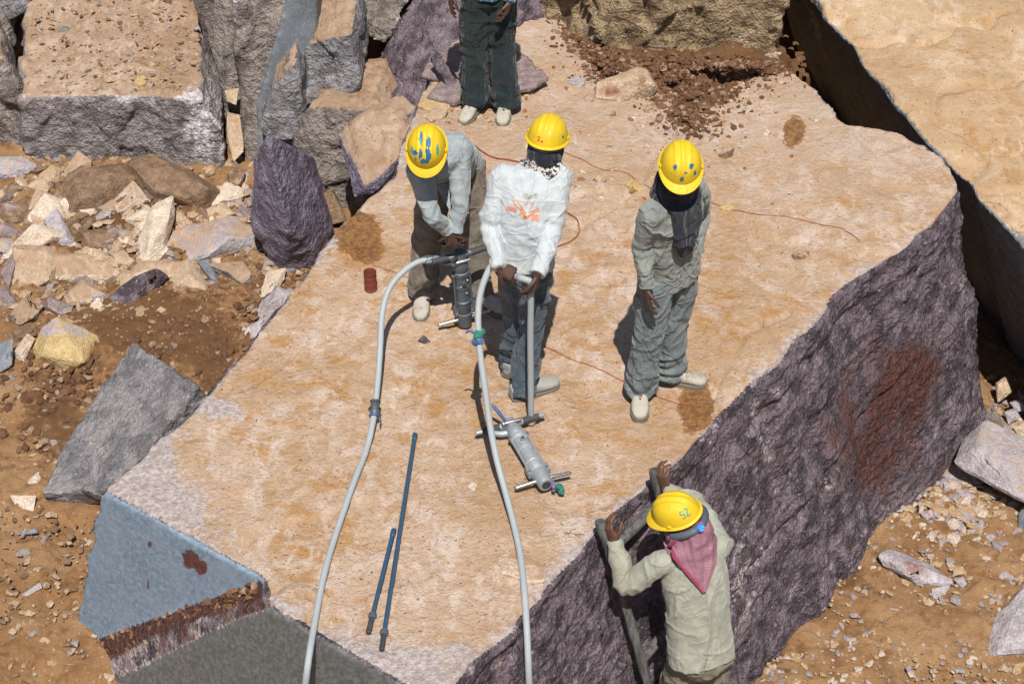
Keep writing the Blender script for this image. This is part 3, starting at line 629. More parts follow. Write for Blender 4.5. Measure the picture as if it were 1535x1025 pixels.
R = [  # outline, material, label, skin
 ([(0, 312), (45, 299), (46, 326), (27, 335), (0, 332)], 'brownstone', 'dark brown rounded rock beside a cream wedge, left of the heap', .2),
 ([(41, 332), (70, 294), (100, 306), (98, 332), (68, 337)], 'cream', 'cream angular wedge rock standing up behind a flat cream slab', .2),
 ([(85, 317), (112, 365), (93, 376), (68, 332)], 'lavender', 'lavender grey rock wedged behind the flat cream slab', .2),
 ([(16, 374), (52, 339), (96, 350), (97, 358), (68, 367), (3, 393)], 'cream', 'flat cream slab with dark underside lying on rubble', .3),
 ([(26, 373), (68, 374), (87, 386), (79, 422), (41, 433), (26, 419)], 'tanstone', 'big rounded tan boulder left of the long tan stone', .6),
 ([(74, 408), (90, 384), (131, 385), (175, 400), (188, 422), (153, 425), (117, 416), (90, 419)], 'cream', 'long tan stone with pale broken lower edge', .9),
 ([(101, 444), (124, 421), (158, 441), (164, 449), (109, 459)], 'lavender', 'brown-topped pale grey rock under the long tan stone', 1.0),
 ([(121, 347), (169, 344), (190, 356), (186, 371), (134, 376)], 'brownstone', 'smooth brown oval rock in the middle of the heap', .1),
 ([(172, 303), (199, 276), (222, 300), (215, 310), (180, 323)], 'cream', 'cream stone with a brown patch near the brown slab', .5),
 ([(255, 303), (257, 330), (240, 385), (222, 402), (204, 398), (212, 355), (228, 318)], 'cream', 'tall cream white splinter standing on end in the heap', .0),
 ([(190, 329), (219, 310), (236, 322), (214, 347)], 'cream', 'pinkish cream flat rock touching the white splinter', .1),
 ([(257, 396), (262, 361), (273, 346), (342, 330), (375, 349), (376, 367), (344, 381), (310, 396)], 'lavender', 'broad lavender grey boulder with tan blotches below the violet boulder', .45),
 ([(257, 417), (281, 394), (293, 405), (317, 438), (258, 436)], 'tanstone', 'smooth tan rock in front of the broad lavender boulder', .3),
 ([(298, 394), (314, 392), (330, 425), (318, 424)], 'slate', 'blue-grey slate splinter beside the smooth tan rock', .0),
 ([(316, 398), (362, 394), (374, 410), (367, 432), (344, 422)], 'greybrown', 'tan-grey hollow rock at the edge of the dark soil', .8),
 ([(304, 302), (339, 275), (359, 283), (362, 295), (326, 310)], 'cream', 'cream flat-topped rock near the foot of the cleft', .3),
 ([(290, 323), (331, 306), (352, 321), (326, 330)], 'tanstone', 'pale tan rock just above the broad lavender boulder', .4),
 ([(352, 323), (362, 309), (372, 316), (372, 330), (359, 333)], 'mauve', 'small mauve block beside the violet boulder', .1),
 ([(259, 320), (272, 318), (283, 331), (278, 346), (260, 338)], 'tanstone', 'small tan rock right of the white splinter', .4),
 ([(377, 374), (395, 361), (410, 374)], 'slate', 'small grey slate chip under the violet boulder', .0),
 ([(390, 446), (402, 410), (426, 405), (424, 420), (408, 440)], 'cream', 'upright tan stone leaning against the slab edge', .4),
 ([(424, 406), (436, 397), (444, 406), (430, 414)], 'slate', 'small blue-grey chip on top of the leaning tan stone', .0),
 ([(385, 480), (393, 455), (416, 434), (436, 442), (430, 466), (405, 480)], 'lavender', 'mottled lavender stone pressed against the slab edge', .1),
 ([(355, 520), (372, 491), (405, 474), (385, 506)], 'lavender', 'pale blue-grey stone tucked under the slab edge', .0),
 ([(90, 270), (116, 230), (134, 243), (133, 252), (95, 272)], 'tanstone', 'tan slab tipped up against the squat grey block', .6),
 ([(92, 300), (110, 264), (140, 256), (180, 252), (196, 270), (188, 290), (150, 322), (105, 324)], 'brownstone', 'large dark brown earth mound built as a boulder at the top of the heap', .1),  # earth mound shaped as a single boulder
 ([(201, 248), (232, 238), (280, 258), (318, 285), (300, 315), (236, 300), (202, 275)], 'brownstone', 'long brown slab fallen along the foot of the squat grey block', .1),
 ([(-12, 522), (18, 511), (16, 545), (-10, 565)], 'slate', 'pale blue slate plate left of the yellow boulder', .1),
 ([(20, 494), (50, 487), (56, 502), (24, 514)], 'brownstone', 'brown stone behind the yellow boulder', .1),
 ([(16, 530), (40, 503), (50, 509), (36, 540)], 'cream', 'knobbly pale stone touching the yellow boulder', .5),
 ([(-10, 432), (13, 436), (24, 456), (-10, 462)], 'mauve', 'mauve brown rock beside the sandy hollow', .3),
 ([(66, 460), (76, 446), (104, 460), (100, 477), (71, 467)], 'mauve', 'flat-faced mauve stone below the big rounded boulder', .1),
 ([(15, 476), (36, 450), (62, 460), (55, 478), (33, 487)], 'greybrown', 'crumbly grey-brown stone by the sandy hollow', .6),
 ([(163, 450), (192, 424), (229, 407), (246, 417), (199, 456)], 'purple', 'dark purple wedge under a tan cap stone', .0),
 ([(185, 421), (212, 394), (273, 395), (255, 415), (210, 430)], 'cream', 'tan cap stone lying on the dark purple wedge', .8),
 ([(135, 460), (147, 447), (159, 458), (146, 468)], 'cream', 'small white lump beside the dark purple wedge', .0),
 ([(150, 376), (163, 365), (174, 374), (164, 384)], 'greybrown', 'small grey lump under the smooth brown oval rock', .4),
 ([(118, 382), (151, 374), (152, 390), (130, 392)], 'cream', 'small cream block above the long tan stone', .3),
 ([(166, 380), (186, 377), (202, 392), (184, 404)], 'tanstone', 'squarish tan block right of the long tan stone', .4),
 ([(148, 297), (169, 289), (180, 300), (176, 318), (158, 322)], 'greybrown', 'grey rock with pale top beside the earth mound', .9),
 ([(98, 332), (133, 312), (137, 323), (103, 343)], 'brownstone', 'thin brown slab leaning below the earth mound', .1),
 ([(108, 350), (140, 326), (142, 336), (116, 356)], 'brownstone', 'brown slab above the smooth brown oval rock', .2),
 ([(-10, 288), (20, 283), (33, 297), (5, 305)], 'tanstone', 'flat tan stone above the dark brown rounded rock', .5),
 ([(-10, 335), (13, 336), (34, 353), (20, 362), (-10, 352)], 'mauve', 'long mauve stone beneath the dark brown rounded rock', .3),
 ([(-10, 238), (30, 238), (52, 250), (24, 270), (-10, 272)], 'lavender', 'lavender white rock at the left foot of the squat grey block', .3),
 ([(42, 308), (56, 285), (67, 290), (63, 304), (46, 318)], 'tanstone', 'narrow tan rock between brown and cream rocks', .4),
 ([(3, 408), (20, 378), (26, 384), (14, 434)], 'mauve', 'thin dark upright flake left of the big rounded boulder', .0),
 ([(176, 302), (195, 286), (205, 296), (186, 312)], 'greybrown', 'grey-brown lump behind the cream stone with brown patch', .5),
 ([(60, 262), (78, 250), (92, 256), (84, 270), (64, 272)], 'tanstone', 'tan lump left of the tipped tan slab', .5),
 ([(222, 322), (240, 300), (250, 312), (232, 332)], 'mauve', 'mauve rock behind the white splinter', .4),
 ([(286, 300), (304, 288), (318, 294), (302, 308)], 'tanstone', 'small tan rock at the end of the long brown slab', .5),
]
STOP = set('beside left behind wedged lying with under in near touching at below above right on leaning tipped fallen pressed tucked between just standing and, '.split())
def short(l):
    out = []
    for w_ in l.split():
        if w_ in STOP and len(out) > 1: break
        out.append(w_)
    return ' '.join(out)
for i, (o, m, l, s) in enumerate(R):
    ca = np.mean(np.array(o, float), 0); o = [tuple(ca+(np.array(p)-ca)*1.2) for p in o]
    stone('rock', o, m, l, seed=300+i, skin=s, group='rocks in the rubble heap')
for i, (o, m, l, yy) in enumerate([
    ([(336, 136), (358, 132), (354, 158), (340, 152)], 'tanstone', 'small tan stone jammed high in the dark cleft', -.45),
    ([(340, 168), (360, 172), (366, 228), (350, 244), (339, 205)], 'tanstone', 'upright tan stone jammed low in the dark cleft', -.75),
    ([(340, 262), (352, 240), (368, 258), (362, 280), (344, 284)], 'brownstone', 'brown stone at the bottom of the dark cleft', -.82),
    ([(455, 300), (500, 285), (520, 330), (470, 345)], 'brownstone', 'brown rock between the violet boulder and the slab', -.85)]):
    stone('rock', o, m, l, zb=yy, seed=400+i, group='stones jammed between the tall blocks')
rng = random.Random(77); pool = ['tanstone', 'cream', 'mauve', 'brownstone', 'greybrown', 'lavender', 'tanstone', 'cream']
for i in range(105):                          # the smaller broken stones that fill the heap
    while True:
        a, b = rng.uniform(-5, 400), rng.uniform(262, 475)
        if b < 262+.0*a or a > 395-(b-262)*.35 and b > 330: continue
        if b > 400+.12*(200-abs(a-150)) or (a < 30 and b > 420): continue
        break
    r_ = rng.uniform(8, 21); n_ = rng.randint(5, 7); a0 = rng.uniform(0, 6); el = rng.uniform(.55, .85); tl = rng.uniform(-.6, .6)
    o = []
    for k in range(n_):
        g_ = a0+2*math.pi*(k+rng.uniform(-.25, .25))/n_; x_, y_ = r_*math.cos(g_)*rng.uniform(.8, 1.2), r_*el*math.sin(g_)*rng.uniform(.8, 1.2)
        o.append((a+x_*math.cos(tl)-y_*math.sin(tl), b+x_*math.sin(tl)+y_*math.cos(tl)))
    m_ = rng.choice(pool); ds = min(R, key=lambda q: np.hypot(*(np.mean(np.array(q[0], float), 0)-np.array([a, b]))))
    stone('rock', o, m_, '%s %s%s broken stone beside the %s' % ('small' if r_ < 14 else 'middling', ('flat ' if el < .66 else 'blocky ' if el > .76 else '')+('tilted ' if abs(tl) > .33 else ''), dict(tanstone='tan', cream='cream', mauve='mauve', brownstone='brown', greybrown='grey-brown', lavender='lavender')[m_], short(ds[2])), seed=800+i, skin=rng.uniform(0, .7), group='small stones filling the rubble heap', sub=16)
def yel(V, N):
    p = proj(V); return dict(bruise=1.0*np.clip(blob(70, 490, 22, 22, 0, p)+blob(115, 497, 22, 12, .3, p), 0, 1), stain=.75*blob(140, 535, 16, 30, 0, p))
stone('boulder', [(47, 522), (62, 490), (85, 475), (112, 488), (146, 502), (150, 522), (138, 545), (106, 557), (75, 545), (52, 540)], 'yellow', 'yellow and lavender boulder on dark soil by the sandy hollow', seed=431, skin=0, bru=.1, attrs=yel, sub=40, depth=.9)
# loose blocks on the right
stone('boulder', [(1424, 695), (1440, 660), (1476, 628), (1535, 655), (1620, 690), (1620, 800), (1535, 759), (1470, 725)], 'lavender', 'large pale lavender block lying at the foot of the purple side', zb=-1.66, seed=441, skin=.3, sub=44, depth=.7)
stone('boulder', [(1462, 993), (1492, 930), (1540, 872), (1640, 850), (1640, 985), (1530, 985)], 'lavender', 'flat grey-white block half buried in tan soil', zb=-1.66, seed=443, skin=.2, sub=44, depth=.6)
stone('rock', [(1315, 832), (1335, 824), (1352, 828), (1395, 846), (1431, 872), (1420, 880), (1380, 879), (1350, 862), (1325, 848)], 'lavender', 'white stone with purple-brown stripe on the tan soil', zb=-1.66, seed=445, sub=40,
      attrs=lambda V, N: dict(stain=.8*blob(1372, 852, 26, 14, .4, proj(V)), bruise=.7*blob(1395, 868, 40, 10, .4, proj(V))+.6*blob(1325, 838, 14, 10, 0, proj(V))), skin=0)
for i, (o, m, l) in enumerate([
    ([(1396, 882), (1425, 876), (1412, 899), (1398, 896)], 'lavender', 'small pale wedge under the striped white stone'),
    ([(1430, 868), (1444, 864), (1450, 875), (1440, 885)], 'lavender', 'small pale cube beside the striped white stone'),
    ([(1492, 574), (1508, 563), (1519, 588), (1496, 604)], 'tanstone', 'tan lump at the far corner of the purple side'),
    ([(1504, 617), (1522, 611), (1530, 625), (1512, 637)], 'lavender', 'round pale grey stone behind the lavender block'),
    ([(1468, 628), (1488, 604), (1506, 640), (1490, 648)], 'greybrown', 'grey stone between the lavender block and the slab corner'),
    ([(1512, 603), (1530, 598), (1540, 612), (1524, 618)], 'lavender', 'small grey stone in the mouth of the gap'),
    ([(1518, 640), (1540, 632), (1560, 650), (1530, 656)], 'cream', 'flat pale stone resting behind the lavender block'),
    ([(1525, 800), (1527, 772), (1540, 752), (1575, 756), (1580, 806)], 'slate', 'smooth pale grey stone in place of a cloth hem below the lavender block'),  # stone shape stands in for a pale cloth hem
    ([(1310, 918), (1330, 909), (1350, 914), (1336, 922)], 'lavender', 'thin grey chip on bare tan soil below the striped stone'),
    ([(1384, 905), (1392, 895), (1402, 902), (1394, 909)], 'tanstone', 'small round tan pebble near the pale wedge'),
    ([(1495, 1004), (1504, 993), (1516, 1000), (1510, 1009)], 'tanstone', 'small tan stone by the half buried block')]):
    stone('rock', o, m, l, zb=-1.66, seed=460+i, group='loose stones at the foot of the slab', skin=.1)
stone('rock', [(30, 770), (14, 742), (36, 746), (55, 742), (50, 768)], 'cream', 'pale flat stone on soil below the triangular plate', seed=480, depth=.5, skin=.2)
stone('rock', [(32, 728), (58, 706), (62, 716), (58, 732)], 'cream', 'pale chip against the foot of the triangular plate', seed=481, skin=.2)
stone('rock', [(28, 800), (54, 790), (58, 798), (32, 803)], 'slate', 'thin blue slate chip on bare soil at the left', seed=482, depth=.4)
stone('rock', [(30, 892), (60, 872), (64, 880), (40, 894)], 'lavender', 'thin mauve chip on bare soil near the blue sawn face', seed=483, depth=.4)
# stones lying on the slab
def slab_stone(o, m, l, seed, depth=.8, skin=.3, name='rock', sub=34, bru=.25, lift=0.0, attrs=None):
    c = np.array(o, float); q = P(c[:, 0].mean(), c[:, 1].max())
    return stone(name, o, m, l, zb=top_z(q.x, q.y)+lift, depth=depth, seed=seed, skin=skin, sub=sub, bru=bru, attrs=attrs)
slab_stone([(892, 148), (893, 124), (938, 118), (956, 99), (968, 104), (988, 130), (980, 144), (930, 152)], 'tanstone', 'long brown and cream stone lying on the slab below the soil heap', 501, .9, .2, sub=46, lift=.035, attrs=lambda V, N: dict(stain=.75*np.clip(blob(912, 135, 22, 12, 0, proj(V))+blob(962, 120, 12, 16, 0, proj(V))+.5*blob(945, 140, 40, 6, 0, proj(V)), 0, 1)))
slab_stone([(1010, 100), (1012, 78), (1022, 62), (1032, 66), (1034, 90), (1022, 104)], 'brownstone', 'dark brown stone standing in the soil heap', 502)
slab_stone([(1076, 232), (1090, 215), (1101, 222), (1098, 236), (1085, 241)], 'brownstone', 'brown cube-like stone below the soil heap', 503, skin=.8)
slab_stone([(936, 277), (944, 265), (974, 281), (966, 294), (942, 290)], 'yellow', 'ochre stone beside the shoulder of the man with the navy scarf', 504, skin=.4)
slab_stone([(1187, 380), (1193, 375), (1214, 377), (1211, 391), (1190, 392)], 'brownstone', 'small reddish block lying alone on the slab', 505, skin=.5)
slab_stone([(888, 269), (896, 261), (905, 268), (897, 275)], 'tanstone', 'small tan stone near the red cord', 506)
slab_stone([(626, 511), (635, 502), (646, 512), (636, 517)], 'purple', 'dark slate chip in front of the bent man', 507, .4, 0)
slab_stone([(1143, 200), (1149, 193), (1157, 198), (1150, 206)], 'cream', 'small pale stone next to the brown patch', 508)
slab_stone([(876, 150), (884, 143), (892, 150), (884, 156)], 'tanstone', 'small tan stone at the end of the long stone', 509)
def slab_flake(o, m, l, seed, th=.02, tilt=(0, 0), skin=.3, rise=0.0, bru=.3):
    c = np.array(o, float).mean(0); q = P(*c); return flake(o, top_z(q.x, q.y)+rise, th, m, l, seed, tilt, skin=skin, bru=bru, group='flakes broken off the slab')
slab_flake([(1076, 313), (1090, 306), (1104, 312), (1092, 318)], 'yellow', 'thin ochre flake on the red line', 521, .015)
slab_flake([(748, 838), (776, 838), (790, 846), (822, 850), (815, 872), (796, 873), (750, 859)], 'cream', 'thin ragged pale flake next to the near hose', 522, .016, skin=.5)
slab_flake([(632, 118), (645, 92), (668, 78), (748, 74), (792, 92), (806, 116), (770, 128), (690, 132)], 'mauve', 'broad mauve sheet under the legs of the man in dark trousers', 523, .05, skin=.25)
slab_flake([(762, 140), (770, 120), (812, 112), (822, 124), (800, 134)], 'mauve', 'mauve flake overhanging beside the dark trousers', 524, .035, (.1, .1), rise=.05, skin=.1)
slab_flake([(640, 150), (660, 128), (700, 132), (712, 146), (680, 158)], 'mauve', 'grey-mauve flake left of the dark trousers', 525, .04, skin=.1, rise=.02)
slab_flake([(646, 104), (658, 97), (686, 116), (676, 124)], 'purple', 'dark narrow flake tipped up on the mauve sheet', 526, .03, (-.5, .5), rise=.09)
slab_flake([(626, 162), (640, 146), (668, 148), (676, 164), (650, 172)], 'yellow', 'ochre flake at the corner of the slab', 527, .025, skin=.4)
slab_flake([(638, 178), (650, 166), (672, 168), (664, 178), (646, 184)], 'tanstone', 'tan flake at the corner of the slab', 528, .02, skin=.4)
slab_flake([(772, 142), (784, 136), (800, 140), (788, 146)], 'yellow', 'yellow flake beside the white trainers', 529, .014)
slab_flake([(850, 128), (862, 118), (878, 120), (874, 130)], 'lavender', 'lavender flake beside the long brown and cream stone', 530, .02)
slab_flake([(700, 730), (706, 722), (716, 728), (710, 738)], 'cream', 'small pale chip between the hose and the rods', 532, .012)
# dust-top flakes of the squat block
for i, (o, m, l) in enumerate([
    ([(200, 128), (206, 120), (216, 118), (222, 126), (212, 134)], 'yellow', 'ochre flake on the dusty top of the squat grey block'),
    ([(214, 108), (222, 101), (236, 100), (230, 110)], 'yellow', 'yellow flake among soil on the squat grey block'),
    ([(90, 52), (96, 44), (104, 46), (99, 54)], 'slate', 'small blue flake on the dusty block top'),
    ([(48, 30), (62, 22), (66, 30), (54, 37)], 'slate', 'blue-grey flake at the far left of the dusty block top')]):
    flake(o, -.30, .03, m, l, 540+i, group='flakes on the dusty block top')

# ------------------------------------------------------------------ gravel, clods and dust chips (uncountable)
def shards(name, n, place, mat, label, seed, smin, smax, flat=.6, power=2.0, extra=None):
    rng = np.random.default_rng(seed)
    base = np.array([(0, 0, 1), (.89, 0, .45), (.28, .85, .45), (-.72, .53, .45), (-.72, -.53, .45), (.28, -.85, .45), (.72, .53, -.45), (-.28, .85, -.45), (-.89, 0, -.45), (-.28, -.85, -.45), (.72, -.53, -.45), (0, 0, -1)])
    bf = np.array([(0, 1, 2), (0, 2, 3), (0, 3, 4), (0, 4, 5), (0, 5, 1), (1, 6, 2), (2, 7, 3), (3, 8, 4), (4, 9, 5), (5, 10, 1), (6, 7, 2), (7, 8, 3), (8, 9, 4), (9, 10, 5), (10, 6, 1), (11, 7, 6), (11, 8, 7), (11, 9, 8), (11, 10, 9), (11, 6, 10)])
    C = place(rng, n); n = len(C); sz = smin+(smax-smin)*rng.random(n)**power
    V = base[None]*(1+rng.normal(0, .22, (n, 12, 1)))
    V = V*np.stack([rng.uniform(.7, 1.5, n), rng.uniform(.6, 1.1, n), rng.uniform(.35, 1, n)*flat], 1)[:, None]
    a = rng.uniform(0, 2*np.pi, n); tl = rng.normal(0, .35, n); ca, sa, ct, st = np.cos(a), np.sin(a), np.cos(tl), np.sin(tl)
    x, y, z = V[..., 0], V[..., 1], V[..., 2]
    y, z = y*ct[:, None]-z*st[:, None], y*st[:, None]+z*ct[:, None]
    x, y = x*ca[:, None]-y*sa[:, None], x*sa[:, None]+y*ca[:, None]
    V = np.stack([x, y, z], -1)*sz[:, None, None]+C[:, None]+np.array([0, 0, 1.])*(sz*flat*.25)[:, None, None]
    F = (bf[None]+(np.arange(n)*12)[:, None, None]).reshape(-1, 3)
    tint = np.repeat(rng.random(n), 12)
    me = new_mesh(name, V.reshape(-1, 3), F, dict(tint=tint), smooth=False)
    o = link(name, me, mat); tag(o, label, 'gravel', kind='stuff'); return o
def chip_mat(name, cols):
    t = NT(name); r = t.n('ValToRGB'); t.put(r.inputs[0], t.attr('tint')); el = r.color_ramp; el.interpolation = 'CONSTANT'
    while len(el.elements) < len(cols): el.elements.new(.5)
    for i, c in enumerate(cols): el.elements[i].position = i/len(cols); el.elements[i].color = (*c, 1)
    f = t.noise(70, 5, .6); c = t.mix(t.ramp(f, .4, .65, .45, 0), r.outputs[0], (.12, .075, .045))
    return t.done(c, .9, t.bump(t.noise(120, 4, .6), .6, .01), spec=.25)
M['chips_l'] = chip_mat('rubble_chips', [(.36, .25, .16), (.22, .135, .075), (.48, .37, .27), (.16, .09, .05), (.30, .26, .26), (.42, .29, .18)])
M['chips_r'] = chip_mat('pale_chips', [(.44, .31, .19), (.36, .32, .34), (.52, .43, .35), (.30, .26, .28), (.40, .27, .155)])
M['clods'] = chip_mat('soil_clods', [(.10, .044, .02), (.15, .07, .034), (.08, .034, .016), (.19, .095, .048), (.12, .055, .026), (.30, .21, .15)])
M['slab_chips'] = chip_mat('slab_chips', [(.52, .37, .235), (.40, .26, .15), (.58, .47, .37), (.24, .12, .06), (.46, .32, .2)])
sq_bvh = BVHTree.FromPolygons([tuple(v.co+squat.location) for v in squat.data.vertices], [tuple(p.vertices) for p in squat.data.polygons])
def squat_z(x, y):
    h = sq_bvh.ray_cast(Vector((x, y, 2)), Vector((0, 0, -1)), 5); return h[0].z if h[0] is not None and h[0].z > -.5 else None
right_z = lambda a, b: GZ(a, b)
def slab_z(x, y):
    h = slab_bvh.ray_cast(Vector((x, y, 1.5)), Vector((0, 0, -1)), 3); return h[0].z if h[0] is not None and h[0].z > -.08 else None
def scatter_px(poly_fn, zf):
    def place(rng, n):
        out = []
        pxs = poly_fn(rng, n)
        for a, b in pxs:
            q = P(a, b, -1.0 if zf is GZ else -.3 if zf is squat_z else -1.6 if zf is right_z else 0.0)
            zz_ = None
            for _ in range(3):
                zz_ = zf(q.x, q.y)
                if zz_ is None: break
                q = P(a, b, zz_)
            if zz_ is not None: out.append((q.x, q.y, q.z))
        return np.array(out)
    return place
def uni(x0, x1, y0, y1): return lambda r, n: np.stack([r.uniform(x0, x1, n), r.uniform(y0, y1, n)], 1)
def gau(*bl):
    def f(r, n):
        k = r.integers(0, len(bl), n); b = np.array(bl)[k]; g = r.normal(0, 1, (n, 2)); c, s = np.cos(b[:, 4]), np.sin(b[:, 4])
        return np.stack([b[:, 0]+g[:, 0]*b[:, 2]*c-g[:, 1]*b[:, 3]*s, b[:, 1]+g[:, 0]*b[:, 2]*s+g[:, 1]*b[:, 3]*c], 1)
    return f
# soil mound body under the clods at the back of the slab
gx_ = np.arange(-.1, 2.0, .02); gy_ = np.arange(9.6, 11.4, .02); X, Y = np.meshgrid(gx_, gy_); xx = X.ravel(); yy = Y.ravel()
pq = proj(np.stack([xx, yy, np.zeros_like(xx)], 1))
hgt = np.clip(sum(blob(*b, pp=pq)*h for b, h in [((905, 85, 55, 16, .55), .09), ((1000, 100, 80, 22, .05), .13), ((1100, 100, 60, 14, 0), .12), ((1050, 140, 45, 25, 0), .08), ((1030, 182, 25, 12, .4), .05)]), 0, .2)
p3_ = np.stack([xx, yy, 0*xx], 1); hgt = hgt*(.85+1.0*fbm(p3_, 5, 5, 3, .6))+.035*fbm(p3_, 18, 4, 4, .65)-.024
zz = np.array([top_z(a, b) if h > -.03 else 0 for a, b, h in zip(xx, yy, hgt)])+hgt
k = len(gx_); idx = np.arange(len(xx)).reshape(len(gy_), k); F = np.stack([idx[:-1, :-1], idx[:-1, 1:], idx[1:, 1:], idx[1:, :-1]], -1).reshape(-1, 4)
F = F[(hgt[F] > -.012).any(1)]; u, inv = np.unique(F, return_inverse=True)
mV = np.stack([xx, yy, zz], 1)[u]; mF = inv.reshape(-1, 4); m_bvh = BVHTree.FromPolygons([tuple(v) for v in mV], mF.tolist())
def heap_z(x, y):
    h = m_bvh.ray_cast(Vector((x, y, 2)), Vector((0, 0, -1)), 4); z_ = slab_z(x, y)
    return z_ if z_ is None or h[0] is None else max(z_, h[0].z)
tag(link('soil_mound', new_mesh('soil_mound', np.stack([xx, yy, zz], 1)[u], inv.reshape(-1, 4), dict(dark_soil=np.full(len(u), .95), chips=np.full(len(u), .3))), M['soil']), 'dark brown soil mound on the back of the slab', kind='stuff')
shards('gravel', 2600, scatter_px(uni(-30, 480, 235, 470), GZ), M['chips_l'], 'broken stone chips and grit filling the rubble heap', 1, .006, .045, .7, 2.8)
shards('gravel', 2600, scatter_px(uni(-30, 420, 400, 1040), GZ), M['chips_l'], 'small grit and chips on the brown soil left of the slab', 2, .005, .03, .7, 3)
shards('gravel', 1500, scatter_px(gau((260, 490, 80, 25, 0), (330, 550, 40, 30, .3), (90, 600, 50, 40, 0), (400, 420, 40, 20, -.6)), GZ), M['clods'], 'dark crumbled soil clods left of the slab', 3, .008, .04, .85, 2.5)
shards('gravel', 2800, scatter_px(uni(1120, 1560, 560, 1040), right_z), M['chips_r'], 'pale stone chips strewn on soil at the foot of the purple side', 4, .005, .028, .55, 2.5)
shards('gravel', 900, scatter_px(gau((1420, 760, 50, 25, .5), (1500, 830, 40, 60, 0), (1430, 700, 60, 20, .5), (1500, 640, 30, 20, 0)), right_z), M['chips_r'], 'grey chips gathered around the lavender block', 5, .008, .05, .5, 2)
shards('soil_heap', 8500, scatter_px(gau((905, 90, 38, 14, .55), (980, 115, 45, 18, .1), (1060, 110, 50, 16, 0), (1120, 100, 35, 9, 0), (1050, 145, 42, 20, 0), (1030, 180, 25, 14, .4), (940, 105, 30, 14, 0), (870, 62, 18, 8, .6), (1000, 100, 60, 16, 0), (1100, 100, 45, 12, 0)), heap_z), M['clods'], 'dark brown loose soil spilled on the back of the slab', 6, .003, .024, .9, 4.5)
shards('gravel', 900, scatter_px(gau((1050, 190, 110, 45, 0), (960, 240, 80, 30, -.3), (760, 130, 60, 25, 0), (690, 170, 35, 14, 0), (1150, 110, 40, 20, 0)), slab_z), M['slab_chips'], 'small chips strewn over the back of the slab', 7, .004, .022, .5, 3)
shards('gravel', 420, scatter_px(lambda r, n: np.array([p for p in uni(420, 1300, 220, 900)(r, n) if (p[0]-1440)/(-750)*730+290 > p[1]+40 and p[1] > 900-1.25*(p[0]-150)]), slab_z), M['slab_chips'], 'fine crumbs scattered across the slab', 8, .003, .009, .6, 3)
shards('gravel', 1500, scatter_px(uni(45, 300, -30, 140), squat_z), M['chips_l'], 'crumbled stone and dust on the squat grey block top', 9, .004, .026, .45, 4)
shards('gravel', 260, scatter_px(lambda r, n: np.stack([r.uniform(120, 395, n), 0*r.uniform(0, 1, n)], 1)+np.stack([np.zeros(n), r.normal(0, 6, n)], 1)+np.array([[0, 0]]), lambda a, b: -.3) if False else (lambda rng, n: np.array([A3.lerp(A2, u)+(B3.lerp(B2, u)-A3.lerp(A2, u))*rng.uniform(.02, .55)+Vector((0, 0, .004)) for u in rng.uniform(.1, .97, n)])), M['clods'], 'reddish rubble lying on the sloping ledge under the blue sawn face', 10, .006, .024, .7, 2)
# ------------------------------------------------------------------ people
def X(px_, z, yy):                           # photo column, height, distance
    return Vector(((px_-767.5)/FPX*(yy*CP-(z-CAM_H)*SP), yy, z))
def cloth_mat(name, c, dirt=(.30, .22, .14), amt=.35, fold=.5, weave=True, var=.25, stripes=None):
    t = NT(name); a = t.noise(3.5, 5, .6, .4); b = t.noise(14, 6, .6, .6); f = t.noise(60, 4, .6)
    col = t.mix(t.ramp(b, .35, .65), tuple(q*(1-var) for q in c), tuple(min(q*(1+var*.6), .85) for q in c))
    if stripes:
        w1 = t.n('TexWave', wave_type='BANDS', bands_direction='X'); t.put(w1.inputs['Vector'], t.co()); w1.inputs['Scale'].default_value = 9; w1.inputs['Distortion'].default_value = .4
        w2 = t.n('TexWave', wave_type='BANDS', bands_direction='Z'); t.put(w2.inputs['Vector'], t.co()); w2.inputs['Scale'].default_value = 9; w2.inputs['Distortion'].default_value = .4
        col = t.mix(t.ramp(w1.outputs['Fac'], .8, .95, 0, .8), col, stripes); col = t.mix(t.ramp(w2.outputs['Fac'], .8, .95, 0, .6), col, stripes)
    col = t.mix(t.ramp(a, .48, .72, 0, amt), col, dirt); col = t.mix(t.ramp(f, .55, .75, 0, amt*.5), col, tuple(q*.5 for q in c))
    cr = t.noise(11, 4, .5, 2.5, t.mapped((1, 1, .7), (.3, .5, .2)))
    def crease(sc_, rot_, sc3):
        q = t.noise(sc_, 2, .45, .9, t.mapped(sc3, rot_)); return t.ramp(t.math('ABSOLUTE', t.math('SUBTRACT', q, .5)), 0, .075, 1, 0)
    cs = t.math('ADD', crease(5.5, (.2, .1, 0), (1, 1, .35)), t.math('MULTIPLY', crease(8, (.5, .9, .3), (1, .45, 1)), .7))
    h = t.math('ADD', t.math('ADD', t.math('MULTIPLY', cr, .6), t.math('MULTIPLY', cs, .42)), t.math('MULTIPLY', f, .10))
    nm = t.bump(h, fold, .03)
    m = t.done(col, .92, nm, spec=.15); t.b.inputs['Sheen Weight'].default_value = .15; return m
def skin_mat(name, c):
    t = NT(name); a = t.noise(25, 5, .6); col = t.mix(a, tuple(q*.75 for q in c), tuple(q*1.25 for q in c))
    return t.done(col, .5, t.bump(t.noise(90, 4, .6), .35, .006), spec=.45)
def paint_mat(name, c, rough=.35, wear=.3, dirt=(.25, .19, .1), metal=0.0, sc=1.0):
    t = NT(name); a = t.noise(9*sc, 6, .65, .5); b = t.noise(45*sc, 5, .65)
    col = t.mix(t.ramp(t.math('ADD', t.math('MULTIPLY', a, .6), t.math('MULTIPLY', b, .4)), .5, .68, 0, wear), c, dirt)
    return t.done(col, t.ramp(b, .3, .7, rough, rough+.25), t.bump(b, .15, .004), metal, .5)
